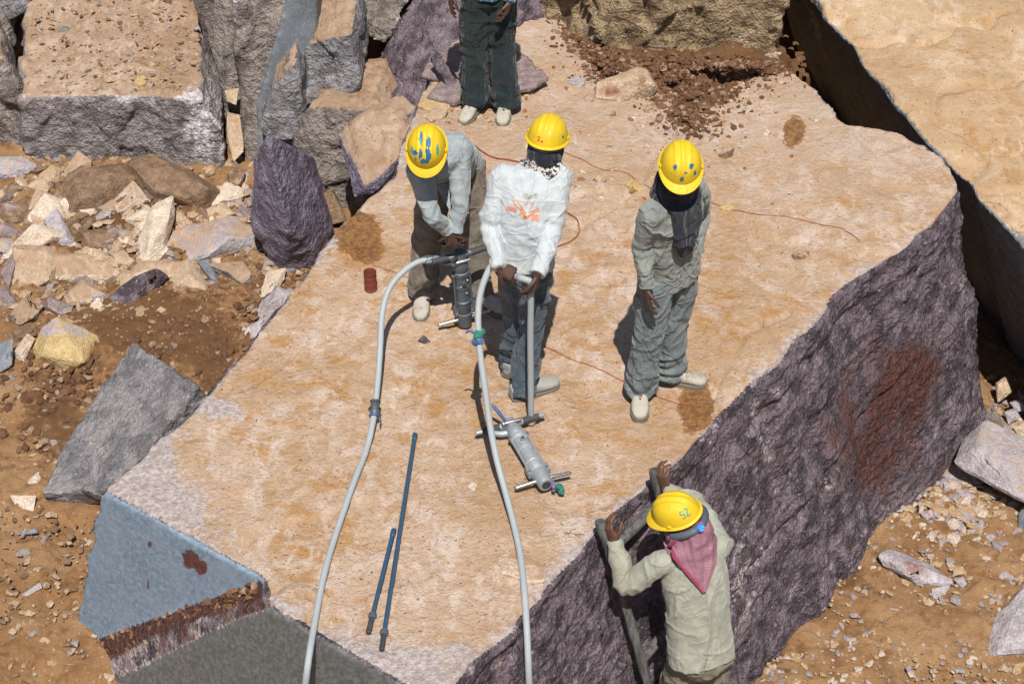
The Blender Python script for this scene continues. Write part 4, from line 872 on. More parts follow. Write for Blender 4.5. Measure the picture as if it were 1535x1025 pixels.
M['skin'] = skin_mat('dark_skin', (.062, .031, .022)); M['skin2'] = skin_mat('brown_skin', (.11, .052, .033))
M['helmet'] = paint_mat('helmet_yellow', (.60, .41, .008), .48, .6, (.32, .22, .05)); M['brim'] = M['helmet']
M['bluepaint'] = paint_mat('blue_paint_mark', (.012, .11, .24), .5, .3, (.1, .2, .2)); M['greenpaint'] = paint_mat('teal_paint_mark', (.05, .28, .22), .5, .3, (.3, .3, .1)); M['redpaint'] = paint_mat('red_paint_mark', (.45, .06, .02), .5, .2)
M['strap'] = paint_mat('helmet_strap', (.05, .065, .085), .5, .2); M['dial'] = paint_mat('blue_dial', (.02, .25, .75), .35, .05)
M['white_cloth'] = cloth_mat('white_jacket', (.43, .465, .49), (.38, .35, .30), .35, .35, var=.07)
M['beige_cloth'] = cloth_mat('dusty_beige_sleeve', (.46, .43, .36), (.35, .30, .22), .35, .5, var=.12)
M['pale_shirt'] = cloth_mat('pale_blue_grey_shirt', (.27, .31, .33), (.24, .22, .19), .4, .4, var=.12)
M['grey_shirt'] = cloth_mat('grey_green_shirt', (.215, .235, .22), (.30, .285, .23), .45, .6, var=.15)
M['cream_shirt'] = cloth_mat('pale_olive_shirt', (.29, .295, .245), (.23, .19, .12), .5, .3, var=.12)
M['blue_shirt'] = cloth_mat('blue_check_shirt', (.045, .10, .17), (.1, .12, .15), .2, .5, stripes=(.22, .38, .52))
M['brown_trousers'] = cloth_mat('brown_grey_trousers', (.15, .13, .105), (.27, .215, .15), .45, .6)
M['slate_trousers'] = cloth_mat('slate_trousers', (.065, .092, .12), (.22, .20, .17), .4, .6)
M['blue_grey_trousers'] = cloth_mat('grey_blue_trousers', (.15, .18, .19), (.27, .26, .22), .45, .6)
M['dark_trousers'] = cloth_mat('dark_green_trousers', (.014, .026, .028), (.04, .05, .045), .3, .5)
M['olive_trousers'] = cloth_mat('olive_trousers', (.17, .155, .11), (.26, .2, .12), .4, .5)
M['navy'] = cloth_mat('navy_scarf', (.020, .024, .036), (.06, .06, .06), .2, .6)
M['shoe_white'] = paint_mat('dusty_white_shoe', (.37, .34, .29), .8, .85, (.20, .14, .085)); M['shoe_grey'] = paint_mat('dusty_grey_shoe', (.27, .27, .26), .75, .5, (.36, .29, .2))
M['sole'] = paint_mat('shoe_sole', (.15, .13, .105), .85, .4); M['hairm'] = paint_mat('black_hair', (.012, .01, .009), .8, .1)
t = NT('patterned_scarf'); v = t.noise(38, 3, .5, 1.8); c = t.mix(t.ramp(v, .47, .53), (.03, .03, .045), (.52, .49, .43)); M['patscarf'] = t.done(c, .9, t.bump(t.noise(20, 4, .5, 1.5), .6, .02), spec=.1)
t = NT('pink_check_scarf'); w1 = t.n('TexWave', wave_type='BANDS', bands_direction='Z'); t.put(w1.inputs['Vector'], t.co()); w1.inputs['Scale'].default_value = 34; w1.inputs['Distortion'].default_value = 1.2
w2 = t.n('TexWave', wave_type='BANDS', bands_direction='X'); t.put(w2.inputs['Vector'], t.co()); w2.inputs['Scale'].default_value = 30; w2.inputs['Distortion'].default_value = 1.2
mx = t.math('MULTIPLY', t.ramp(w1.outputs['Fac'], .35, .65), t.ramp(w2.outputs['Fac'], .1, .5, .35, 1))
M['keffiyeh'] = t.done(t.mix(mx, (.25, .115, .155), (.31, .18, .215)), .9, t.bump(t.noise(13, 4, .5, 1.5), .5, .02), spec=.1)
M['rose'] = cloth_mat('rose_trim', (.30, .05, .105), (.28, .1, .13), .2, .4)
M['orange_print'] = cloth_mat('orange_print', (.62, .22, .04), (.6, .4, .25), .3, .1); M['red_print'] = cloth_mat('red_print', (.62, .22, .15), (.7, .5, .45), .4, .1); M['olive_print'] = cloth_mat('olive_print', (.30, .32, .22), (.6, .6, .5), .3, .1)

def basis(f, u):
    u = Vector(u).normalized(); f = Vector(f); f = (f-u*f.dot(u)).normalized(); r = f.cross(u)
    return Matrix((r, f, u)).transposed()        # columns: right, forward, up
def ring(c, sx, sy, n=22, p=2.4):
    out = []
    for k in range(n):
        a = 2*math.pi*k/n; ca, sa = math.cos(a), math.sin(a)
        out.append(c+sx*(abs(ca)**(2/p)*(1 if ca > 0 else -1))+sy*(abs(sa)**(2/p)*(1 if sa > 0 else -1)))
    return out
def rot(v, ax, ang): return Matrix.Rotation(ang, 3, ax) @ v
def hand(mb, wr, d, pn, thumb_side, curl=.5, spread=.05, r=.0088, s=1.0):
    """palm and five fingers; d points along the hand, pn out of the palm, thumb_side = +-1"""
    d = Vector(d).normalized(); pn = Vector(pn); pn = (pn-d*pn.dot(d)).normalized(); sd = d.cross(pn)*thumb_side
    mb.loft([ring(wr-d*.03, sd*.024, pn*.02, 12, 2), ring(wr+d*.015*s, sd*.029*s, pn*.017, 12), ring(wr+d*.05*s, sd*.039*s, pn*.015, 12), ring(wr+d*.088*s, sd*.041*s, pn*.013, 12)])
    for i, L in enumerate((.90, 1.0, .94, .74)):
        b = wr+d*(.082-.006*abs(i-1))*s+sd*(.029-.0195*i)*s; ang = curl*(.85+.12*i); dd = (d+sd*(1.3-i)*spread).normalized(); ax = dd.cross(pn).normalized()
        pts = [b-dd*.02, b]; q = b; e = dd
        for k, l in enumerate((.044, .027, .022)):
            e = rot(e, ax, ang*(.75, 1.0, .75)[k]); q = q+e*l*L*s; pts.append(q)
        mb.cap_tube(pts, [r*1.05, r*1.05, r, r*.94, r*.82], 8)
    b = wr+d*.022*s+sd*.026*s+pn*.004; e = (d*.62+sd*.72+pn*.35).normalized(); q1 = b+e*.036*s; e2 = (d*.85+sd*.25+pn*(.25+.4*curl)).normalized(); q2 = q1+e2*.03*s; q3 = q2+(e2+pn*.25*curl).normalized()*.024*s
    mb.cap_tube([b-e*.012, b, q1, q2, q3], [.014, .0135, r*1.15, r*1.1, r*.9], 8)
def head_shape(mb, c, B):
    def o(x, y, z): return c+B @ Vector((x, y, z))
    S = B
    mb.ball(o(0, -.012, .028), (.074, .094, .088), S, 20, 14); mb.ball(o(0, .012, -.045), (.060, .072, .072), S, 18, 12)
    mb.ball(o(0, .03, -.088), (.036, .04, .03), S); mb.ball(o(0, .076, .012), (.052, .02, .016), S)
    mb.tube([o(0, .082, .008), o(0, .098, -.018), o(0, .106, -.034)], [.008, .012, .014], 10); mb.ball(o(0, .098, -.036), (.021, .014, .011), S)
    mb.ball(o(0, .083, -.066), (.026, .013, .008), S); mb.ball(o(0, .081, -.078), (.023, .013, .008), S)
    for s in (-1, 1):
        mb.ball(o(s*.076, -.012, -.012), (.010, .022, .032), S); mb.ball(o(s*.045, .062, -.03), (.022, .02, .02), S); mb.ball(o(s*.032, .078, .0), (.014, .011, .009), S)
def helmet(person, c, B, name='helmet'):
    NU, NV = 96, 30; rx, ry, h = .128, .153, .150
    def prof(a, u, off=0.0):
        cx, cy = math.sin(a), math.cos(a); s = math.sin(u*math.pi/2)**.82; z = h*max(math.cos(u*math.pi/2), 0)**.9
        x, y = (rx+off)*cx*s, (ry+off)*cy*s; z = (z+off*max(0, 1-u*.8))
        rd = 0
        for q, w_, hh in ((0, .013, .008), (.047, .010, .0065), (-.047, .010, .0065)):
            rd += hh*math.exp(-((x-q)/w_)**4)
        z += rd*(1-u**6)*(1 if u < .985 else 0)
        if u > .8: x *= 1+.03*(u-.8)/.2; y *= 1+.03*(u-.8)/.2
        return Vector((x, y, z))
    rings = [[prof(2*math.pi*k/NU, max(i/NV, .02), 0) for k in range(NU)] for i in range(NV+1)]
    inner = [[prof(2*math.pi*k/NU, max(i/NV, .02), -.006) for k in range(NU)] for i in range(NV, -1, -1)]
    mb = MB(); mb.loft(rings+inner); me = mb.mesh(name); o = link(name, me, M['helmet'], person); o.matrix_basis = Matrix.Translation(c-person.location) @ B.to_4x4() @ Matrix.Scale(.76, 4)
    # brim: narrow gutter all round, long peak in front
    rr = []
    for (e, dz) in ((-.004, .006), (.35, .004), (.8, -.001), (1.0, -.004), (.98, -.009), (.4, -.004), (-.004, -.002)):
        rg = []
        for k in range(NU):
            a = 2*math.pi*k/NU; p = prof(a, 1.0); fr = max(0, math.cos(a))**2.2; wdt = .013+.040*fr
            n = Vector((math.sin(a), math.cos(a), 0)); q = p+n*wdt*e; q.z = dz-.016*fr*max(e, 0)+.004; rg.append(q)
        rr.append(rg)
    mb = MB(); mb.loft(rr+[rr[0]], cap=False); b = link('brim', mb.mesh('brim'), M['brim'], o)
    for s in (-1, 1):
        mb = MB(); mb.ball((s*(rx+.004), .02, .018), (.008, .018, .012)); link('slot_cover', mb.mesh('slot_cover'), M['helmet'], o)
    V = np.array([v.co for v in me.vertices]); o['_'] = 1; del o['_']
    return o, BVHTree.FromPolygons([tuple(v) for v in V], [tuple(p.vertices) for p in me.polygons])
def decal(parent, bvh, org, nrm, up, strokes, width, mat, name, blobs=(), off=.0016):
    """flat print: ribbons and ragged patches laid on the surface found along -nrm"""
    nrm = Vector(nrm).normalized(); up = Vector(up); up = (up-nrm*up.dot(nrm)).normalized(); rt = up.cross(nrm); mb = MB()
    def put(a, b):
        s = Vector(org)+rt*a+up*b+nrm*.25; h = bvh.ray_cast(s, -nrm, .6)
        return (h[0]+h[1]*off*(1 if h[1].dot(nrm) > 0 else -1)) if h[0] is not None else None
    for st in strokes:
        w_ = width
        if isinstance(st[0], (int, float)): w_, st = st[0], st[1]
        pl = spline([Vector((a, b, 0)) for a, b in st], 6); L = []; Rr = []
        for i, p in enumerate(pl):
            tg = (pl[min(i+1, len(pl)-1)]-pl[max(i-1, 0)]).normalized(); n = Vector((-tg.y, tg.x, 0))*w_/2
            a, b = put(p.x+n.x, p.y+n.y), put(p.x-n.x, p.y-n.y)
            if a is None or b is None: continue
            L.append(a); Rr.append(b)
        if len(L) > 1: mb.add(L+Rr, [(i, i+1, len(L)+i+1, len(L)+i) for i in range(len(L)-1)])
    for (cx, cy, rx, ry, seed) in blobs:
        rng = random.Random(seed); V = [put(cx, cy)]; n = 18; rad = [rng.uniform(.55, 1.15) for _ in range(n)]
        if V[0] is None: continue
        ok = True
        for q in (.33, .66, 1.0):
            for k in range(n):
                a = 2*math.pi*k/n; p = put(cx+rx*q*rad[k]*math.cos(a), cy+ry*q*rad[k]*math.sin(a))
                V.append(p if p is not None else V[0])
        F = [(0, 1+k, 1+(k+1) % n) for k in range(n)]
        for q in range(2):
            for k in range(n): F.append((1+q*n+k, 1+(q+1)*n+k, 1+(q+1)*n+(k+1) % n, 1+q*n+(k+1) % n))
        mb.add(V, F)
    me = new_mesh(name, np.array(mb.v), mb.f); return link(name, me, M[mat], parent)
_dec = decal
def decal(parent, bvh, org, nrm, up, strokes, width, mat, name, blobs=(), off=.0016, word=False):
    if strokes and (word or not blobs) and word: _dec(parent, bvh, org, nrm, up, strokes, width, mat, name, (), off)['kind'] = 'stuff'
    else:
        for s in strokes: _dec(parent, bvh, org, nrm, up, [s], width, mat, name, (), off)
    for b in blobs: _dec(parent, bvh, org, nrm, up, [], width, mat, name, (b,), off)
def cloth(person, name, mb, mat, vox=.0075, amp=.009, seed=0, rel=4, fold=None, hz=.9):
    V, F = remesh(mb, vox); V = relax(V, F, rel); N = vnorm(V, F)
    w_ = V+.07*np.stack([fbm(V, 4, 2, seed+k) for k in range(3)], 1)
    cz = lambda sc, fq, sd, pw: (1-np.abs(vnoise(w_*np.array(sc)*fq, sd)))**pw-1/(pw+1)
    d = amp*(1.25*cz((1, 1, .32), 7, seed+10, 7)+hz*cz((.5, .8, 1), 8, seed+14, 9)+.22*cz((1, 1, .6), 19, seed+18, 5))+amp*.45*fbm(V, 4, 2, seed+20)
    if fold is not None: d = d+fold(V)
    V = V+N*d[:, None]
    base = np.array(person.location); me = new_mesh(name, V-base, F)
    o = link(name, me, M[mat], person)
    return o, BVHTree.FromPolygons([tuple(v) for v in V], F.tolist()), V, F
def shoe(person, ank, d, mat, L=.285, zg=0.0):
    d = Vector((d[0], d[1], 0)).normalized(); s = Vector((d.y, -d.x, 0)); u = Vector((0, 0, 1)); heel = Vector((ank.x, ank.y, zg))-d*.075
    prof = [(.0, .026, .075), (.02, .036, .088), (.06, .039, .095), (.10, .040, .085), (.14, .042, .068), (.19, .047, .056), (.235, .046, .048), (.27, .036, .038), (.287, .018, .028)]
    rg = [ring(heel+d*y*L/.285+u*(.018+hh/2), s*hw, u*hh/2, 16, 2.6) for y, hw, hh in prof]
    mb = MB(); mb.loft(rg); V, F = remesh(mb, .005); V = relax(V, F, 3); N = vnorm(V, F); V = V+N*(.003*fbm(V, 22, 3, 5))[:, None]
    o = link('shoe', new_mesh('shoe', V-np.array(person.location), F), M[mat], person)
    mb = MB(); out = [heel+d*y*L/.285+s*hw*1.09 for y, hw, hh in prof]+[heel+d*y*L/.285-s*hw*1.09 for y, hw, hh in prof[::-1]]
    mb.prism([p+u*.024 for p in out], [p-u*.004 for p in out]); link('sole', mb.mesh('sole', off=person.location), M['sole'], o)
    mb = MB()
    for k in range(4):                        # laces
        y = .115+.02*k; hh = .074-.007*k; c = heel+d*y+u*(.018+hh+.0035); mb.cap_tube([c-s*.022, c+u*.003, c+s*.022], .0035, 6)
    link('laces', mb.mesh('laces', off=person.location), M['shoe_white'], o)
def person(label, J, cl, base_z=0.0, seed=0, hem=(.168, .128), slv=1.0, leg=1.0, hem_t=-.12, hemz=None, sleeves=None, hands_spec=None, skin='skin', helmet_on=True, shoes='shoe_white', toes=None, collar=True):
    fm = (J['anL']+J['anR'])/2; root = thing('person', (fm.x, fm.y, base_z), label, 'person', None); off = root.location
    shL, shR, hpL, hpR, nk = J['shL'], J['shR'], J['hpL'], J['hpR'], J['neck']
    pel = (hpL+hpR)/2+Vector((0, 0, .05)); shm = (shL+shR)/2; up = (shm-pel).normalized()
    sS = (shL-shR); sH = (hpL-hpR)
    if sH.length < .05: sH = sS
    sS = (sS-up*sS.dot(up)).normalized(); sH = (sH-up*sH.dot(up)).normalized()
    fS = sS.cross(up).normalized()
    if fS.dot(Vector(J['front'])) < 0: fS = -fS
    fH = sH.cross(up).normalized(); fH = fH if fH.dot(fS) > 0 else -fH
    def sp(t): return pel.lerp(shm, t)+fS*(-.015*math.sin(math.pi*max(min(t, 1), 0)))
    def tr(t, hw, hd, lift=0.0, p=2.4):
        k = max(0, min(1, t)); sx = sH.lerp(sS, k).normalized(); sy = fH.lerp(fS, k).normalized(); return ring(sp(t)+up*lift, sx*hw, sy*hd, 24, p)
    # body: one continuous figure
    mb = MB(); hc, HB = J['head'], basis(J['hf'], J['hu'])
    mb.loft([tr(-.2, .10, .07), tr(-.05, .145, .095), tr(.25, .125, .085), tr(.6, .145, .095), tr(.88, .16, .085), tr(1.02, .11, .06), tr(1.1, .05, .05)])
    mb.cap_tube([sp(.95), nk, hc+HB @ Vector((0, -.02, -.05))], [.055, .052, .050], 14); head_shape(mb, hc, HB)
    for s in 'LR':
        mb.cap_tube([J['sh'+s], J['el'+s], J['wr'+s]], [.048, .038, .026], 12); mb.cap_tube([J['hp'+s], J['kn'+s], J['an'+s]], [.075, .052, .036], 12)
        td = Vector((*(toes or J['toes'])[s], 0)).normalized(); mb.cap_tube([J['an'+s]-Vector((0, 0, .02)), J['an'+s]+td*.13-Vector((0, 0, .055))], [.032, .024], 10)
        hs = hands_spec[s]; hand(mb, J['wr'+s], hs[0], hs[1], hs[2], hs[3])
    V, F = remesh(mb, .0052); V = relax(V, F, 2, .4); b_ = link('body', new_mesh('body', V-np.array(off), F), M[skin], root)
    # trousers
    mb = MB(); mb.loft([tr(-.24, .08, .08), tr(-.12, .150, .115), tr(.05, .152, .115), tr(.22, .140, .105)])
    for s in 'LR':
        h_, k_, a_ = J['hp'+s], J['kn'+s], J['an'+s]; e_ = Vector((a_.x, a_.y, a_.z-.045)) if hemz is None else Vector((a_.x, a_.y, hemz))
        pts = spline([h_+Vector((0, 0, .04)), h_.lerp(k_, .5), k_, k_.lerp(a_, .55), e_], 5); n = len(pts)
        rad = [leg*np.interp(i/(n-1), [0, .25, .5, .75, 1], [.092, .086, .074, .074, .082]) for i in range(n)]
        mb.tube(pts, rad, 18)
    zl = min(J['anL'].z, J['anR'].z); kl = (J['knL'].z+J['knR'].z)/2
    def tf(V):
        q = fbm(V, 4, 2, seed+3); nearA = sstep(.20, .0, V[:, 2]-zl); nearK = np.exp(-((V[:, 2]-kl)/.10)**2)
        return .009*nearA*np.sin(V[:, 2]*62+q*9)*np.clip(.5+fbm(V, 5, 2, seed+9), 0, 1)+.004*nearK*np.sin(V[:, 2]*55+q*9)
    cloth(root, 'trousers', mb, cl['trousers'], .006, .012, seed+1, 2, tf, hz=.35)
    # upper garment
    def torso(mb):
        mb.loft([tr(hem_t-.03, hem[0]*.99, hem[1]*.99), tr(hem_t, *hem), tr(.15, hem[0]*.95, hem[1]*.95), tr(.5, hem[0]*.93, .118), tr(.8, .168, .115), tr(.95, .158, .10), tr(1.05, .115, .08), tr(1.12, .07, .065)])
        if collar: mb.tube([nk-up*.035, nk+up*.015], [.07, .066], 16)
    def sleeve(mb, s, a=0.0, b=1.0):
        S, E, Wr = J['sh'+s], J['el'+s], J['wr'+s]; pts = spline([sp(.9).lerp(S, .75), S, S.lerp(E, .5), E, E.lerp(Wr, .5), Wr+(Wr-E).normalized()*.005], 4); n = len(pts)
        rad = [slv*np.interp(i/(n-1), [0, .2, .4, .6, .8, .93, .96, 1], [.066, .066, .058, .051, .047, .040, .045, .043]) for i in range(n)]
        mb.tube(pts, rad, 16)
    def jf(V):
        d = 0
        for s in 'LR':
            E = np.array(J['el'+s]); r = np.linalg.norm(V-E, axis=1); ax = np.array((J['wr'+s]-J['sh'+s]).normalized()); tt = (V-E) @ ax
            d = d+.004*np.exp(-(r/.10)**2)*np.sin(tt*80+6*fbm(V, 6, 2, seed+70))
            Wv = np.array(J['wr'+s]); r = np.linalg.norm(V-Wv, axis=1); d = d+.003*np.exp(-(r/.10)**2)*np.sin((V-Wv) @ ax*90+5*fbm(V, 6, 2, seed+71))
        lat = np.abs((V-np.array(pel)) @ np.array(sS)); hh = (V-np.array(pel)) @ np.array(up)
        d = d+.004*sstep(.35, .05, hh)*np.sin(((V-np.array(pel)) @ np.array(sS))*55+3*fbm(V, 4, 2, seed+77))
        return d
    mb = MB(); torso(mb); split = (sleeves or {})
    for s in 'LR':
        if s not in split: sleeve(mb, s)
    jk, jb, jV, jF = cloth(root, cl.get('name', 'shirt'), mb, cl['top'], .006, .011, seed+2, 2, jf, hz=.6)
    tb = BVHTree.FromPolygons([tuple(v) for v in jV-np.array(off)], jF.tolist())
    def strip(name, a, b, wid, mat, lift=.003, side=None):     # flat sewn piece lying on the garment: a,b in (lateral, height) on the front(+1)/back(-1)
        sg = side if side is not None else 1; mbx = MB(); Ls = []; Rs = []
        for k in range(13):
            q = k/12; lat = a[0]+(b[0]-a[0])*q; tt = a[1]+(b[1]-a[1])*q; tg = (sS*(b[0]-a[0])+up*(b[1]-a[1])*(shm-pel).length).normalized(); nn_ = fS*sg
            ac = tg.cross(nn_).normalized()*wid/2; o_ = sp(tt)+sS*lat-off
            pr_ = []
            for e_ in (ac, -ac):
                h_ = tb.ray_cast(o_+e_+nn_*.35, -nn_, .6); pr_.append(h_[0]+nn_*lift if h_[0] is not None else None)
            if None in pr_: continue
            Ls.append(pr_[0]); Rs.append(pr_[1])
        if len(Ls) > 2:
            n_ = len(Ls); Lb = [p-nn_*(lift+.003) for p in Ls]; Rb = [p-nn_*(lift+.003) for p in Rs]
            rg_ = [[Ls[i], Rs[i], Rb[i], Lb[i]] for i in range(n_)]; mbx.loft(rg_); link(name, mbx.mesh(name, smooth=False), M[mat], jk)
    strip('placket', (0, .02), (0, .92), .03, cl['top'])
    for sg_ in (-1, 1):
        strip('pocket', (sg_*.075, .58), (sg_*.075, .74), .085, cl['top'], .003); strip('pocket_flap', (sg_*.075, .70), (sg_*.075, .76), .095, cl['top'], .006)
    strip('yoke_seam', (-.13, .84), (.13, .84), .010, cl['top'], .003, -1); strip('back_seam', (0, .1), (0, .82), .007, cl['top'], .0025, -1)
    for s, m in split.items():
        mb = MB(); sleeve(mb, s); cloth(root, 'sleeve', mb, m, .0075, .009, seed+5, 2, jf)
    for s in 'LR': shoe(root, J['an'+s], J['toes'][s], shoes if isinstance(shoes, str) else shoes[s], zg=base_z if hemz is None else J['an'+s].z-.085)
    hp = None
    if helmet_on:
        hp = helmet(root, hc+HB @ Vector((0, .0, .052)), HB)
        mb = MB(); mb.tube([hc+HB @ Vector((.088*math.sin(a), -.008+.108*math.cos(a), .035)) for a in np.linspace(0, 2*math.pi, 25)[:-1]]*1, .006, 6); link('headband', mb.mesh('headband', off=off), M['strap'], root)
    mb = MB(); mb.ball(hc+HB @ Vector((0, -.02, .03)), (.079, .098, .088), HB, 22, 14); hv, hF = remesh(mb, .008); lo = (hv-np.array(hc)) @ np.array(HB)
    hF = hF[((lo[:, 2] > .02) | (lo[:, 1] < -.045))[hF].all(1)]; link('hair', new_mesh('hair', hv-np.array(off), hF), M['hairm'], root)
    return root, jk, jb, hp, HB, dict(sp=sp, up=up, sS=sS, fS=fS, tr=tr)

# --- man in grey-green shirt with navy scarf, looking down
zR = top_z(P(980, 600).x, P(980, 600).y)
J = dict(shR=X(978, 1.30, 7.52), shL=X(1040, 1.32, 7.72), elR=X(962, 1.075, 7.56), wrR=X(969, .865, 7.50), elL=X(1051, 1.09, 7.86), wrL=X(1044, .90, 7.76),
  hpR=X(984, .80, 7.64), hpL=X(1022, .80, 7.76), knR=X(972, .45, 7.62), knL=X(1008, .45, 7.75), anR=X(960, .085, 7.67), anL=X(1002, .085, 7.80), neck=X(1014, 1.42, 7.60), head=X(1019, 1.53, 7.56),
  hf=(.0, -1, -.42), hu=(.02, -.40, 1), front=(.5, -1, 0), toes=dict(R=(-.05, -1), L=(1, -.25)))
pr, jk, jb, hp, HB, tx = person('man in grey-green shirt and navy scarf looking down, arms hanging', J, dict(top='grey_shirt', trousers='blue_grey_trousers'), zR, 11, slv=.98, leg=1.08,
  hands_spec=dict(R=((.08, -.12, -1), (1, .3, 0), 1, .35), L=((-.3, -.2, -1), (-1, .2, 0), -1, .5)), shoes='shoe_white')
ho, hb = hp
decal(ho, hb, (0, .12, .07), (0, 1, .7), (0, -.5, 1), [], .01, 'bluepaint', 'paint_mark', [(-.005, -.022, .013, .022, 3), (.016, .02, .012, .008, 4), (-.05, .05, .012, .02, 5), (.05, .06, .016, .02, 6), (.075, .01, .012, .022, 7)])
mb = MB(); nk = J['neck']; up = tx['up']; fS, sS = tx['fS'], tx['sS']; hc = J['head']
mb.loft([ring(nk-up*.075, sS*.135, fS*.11, 20), ring(nk-up*.02, sS*.105, fS*.10, 20), ring(nk+up*.04, sS*.085, fS*.095, 20), ring(hc+HB @ Vector((0, -.012, .0)), HB @ Vector((.086, 0, 0)), HB @ Vector((0, .096, 0)), 20), ring(hc+HB @ Vector((0, -.03, .05)), HB @ Vector((.08, 0, 0)), HB @ Vector((0, .085, 0)), 20)])
c1, c2 = tx['sp'](.95)+fS*.105+sS*-.03, tx['sp'](.42)+fS*.135+sS*-.03
mb.loft([ring(nk-up*.05+fS*.09-sS*.02, sS*.10, fS*.03, 16), ring(tx['sp'](.8)+fS*.132-sS*.02, sS*.095, fS*.022, 16), ring(tx['sp'](.6)+fS*.142-sS*.025, sS*.07, fS*.02, 16), ring(tx['sp'](.42)+fS*.14-sS*.035, sS*.03, fS*.014, 16)])
cloth(pr, 'scarf', mb, 'navy', .0075, .012, 31, 2)
# --- man in white jacket seen from behind, hose in both hands behind him
zW = top_z(P(785, 590).x, P(785, 590).y)
J = dict(shL=X(752, 1.325, 7.80), shR=X(838, 1.335, 7.79), elL=X(735, 1.085, 7.70), wrL=X(748, .985, 7.515), elR=X(829, 1.10, 7.655), wrR=X(805, .985, 7.455),
  hpL=X(770, .81, 7.71), hpR=X(801, .81, 7.69), knL=X(771, .46, 7.80), knR=X(797, .46, 7.68), anL=X(769, .085, 7.88), anR=X(784, .085, 7.66), neck=X(812, 1.385, 7.84), head=X(819, 1.465, 7.86),
  hf=(.25, 1, -.05), hu=(.1, .10, 1), front=(.05, 1, 0), toes=dict(L=(.5, .9), R=(.9, .42)))
pw, jw, jb, hp, HB, tx = person('man in white jacket with orange print on the back holding a hose behind him', J, dict(top='white_cloth', trousers='slate_trousers', name='jacket'), zW, 23, hem=(.162, .126), slv=1.0, leg=.92,
  hands_spec=dict(L=((.75, -.12, -.45), (.3, .5, -.8), -1, .95), R=((-.12, -.1, -1), (-.9, .2, .1), -1, .95)), shoes='shoe_grey', hem_t=.02)
WR = dict(L=J['wrL'].copy(), R=J['wrR'].copy())
ho, hb = hp
decal(ho, hb, (-.02, -.13, .045), (0, -1, .5), (0, .5, 1), [(.007, [(-.022, .012), (-.012, .018), (-.008, .008), (-.018, -.008), (-.004, -.008)]), (.006, [(.012, -.004), (.006, -.010), (.012, -.014), (.016, -.006), (.017, -.015)])], .006, 'redpaint', 'paint_mark')
decal(ho, hb, (.11, -.06, .06), (.9, -.5, .4), (0, 0, 1), [], .006, 'bluepaint', 'paint_mark', [(0, 0, .012, .012, 4)])
mb = MB(); nk = J['neck']; up = Vector((.06, .12, 1)).normalized(); sS = tx['sS']; fS = tx['fS']
mb.loft([ring(nk-up*.05, sS*.105, fS*.09, 20), ring(nk-up*.015, sS*.098, fS*.09, 20), ring(nk+up*.03, sS*.078, fS*.085, 20), ring(nk+up*.06, sS*.07, fS*.08, 20)])
cloth(pw, 'scarf', mb, 'patscarf', .0075, .016, 41, 2)
mb = MB(); hc = J['head']; mb.ball(hc+HB @ Vector((0, -.012, -.01)), (.092, .108, .10), HB, 20, 14); mb.tube([nk, hc+HB @ Vector((0, -.02, -.03))], [.062, .075], 16)
hv, hF = remesh(mb, .008); lo = (hv-np.array(hc)) @ np.array(HB); hF = hF[(lo[:, 2] < .06)[hF].all(1)]
link('head_cloth', new_mesh('head_cloth', hv-np.array(pw.location), hF), M['navy'], pw)
# print on the back: orange bird-like line figure, small lines of lettering
nb = -fS; org = tx['sp'](.76)+nb*.1; s_ = .0038
def lp(l): return [((a-785)*s_*.92, (285-b)*s_*1.18) for a, b in l]
decal(jw, BVHTree.FromPolygons([tuple(Vector(v)-Vector(pw.location)) for v in [x.co+Vector(pw.location) for x in jw.data.vertices]], [tuple(p.vertices) for p in jw.data.polygons]), org-Vector(pw.location), nb, up,
  [lp([(761, 275), (768, 277), (777, 285), (783, 289), (794, 287), (801, 284)]), lp([(761, 275), (766, 282), (774, 287), (780, 291), (786, 292), (795, 289), (802, 287)]), lp([(775, 285), (778, 291)]), lp([(774, 294), (777, 289), (781, 293), (786, 295)]), lp([(779, 297), (787, 293), (794, 289)]), lp([(783, 288), (780, 292)])], .0058, 'orange_print', 'print_figure')
jl = BVHTree.FromPolygons([tuple(x.co) for x in jw.data.vertices], [tuple(p.vertices) for p in jw.data.polygons])
def letters(x0, x1, yc, hgt, n, seed):
    rng = random.Random(seed); out = []
    for k in range(n):
        a = x0+(x1-x0)*(k+.2)/n; w_ = (x1-x0)/n*.62; q = rng.choice('nlouze')
        if q == 'l': l = [(a+w_/2, yc-hgt/2), (a+w_/2, yc+hgt/2)]
        elif q == 'n': l = [(a, yc+hgt/2), (a, yc-hgt/2), (a+w_, yc-hgt/2), (a+w_, yc+hgt/2)]
        elif q == 'u': l = [(a, yc-hgt/2), (a, yc+hgt/2), (a+w_, yc+hgt/2), (a+w_, yc-hgt/2)]
        elif q == 'z': l = [(a, yc-hgt/2), (a+w_, yc-hgt/2), (a, yc+hgt/2), (a+w_, yc+hgt/2)]
        else: l = [(a+w_, yc-hgt/2), (a, yc-hgt/2), (a, yc+hgt/2), (a+w_, yc+hgt/2), (a+w_, yc)]
        out.append(lp(l))
    return out
o3 = org-Vector(pw.location)
decal(jw, jl, o3, nb, up, letters(752, 769, 288.5, 4, 7, 1), .0042, 'red_print', 'print_lettering', word=True); decal(jw, jl, o3, nb, up, letters(791, 803, 295.5, 6, 5, 2), .0042, 'red_print', 'print_lettering', word=True); decal(jw, jl, o3, nb, up, letters(779, 793, 278.5, 3, 6, 3), .0036, 'red_print', 'print_lettering', word=True)
decal(jw, jl, o3, nb, up, letters(775, 797, 271.5, 3.4, 9, 4), .0034, 'olive_print', 'print_lettering', word=True)
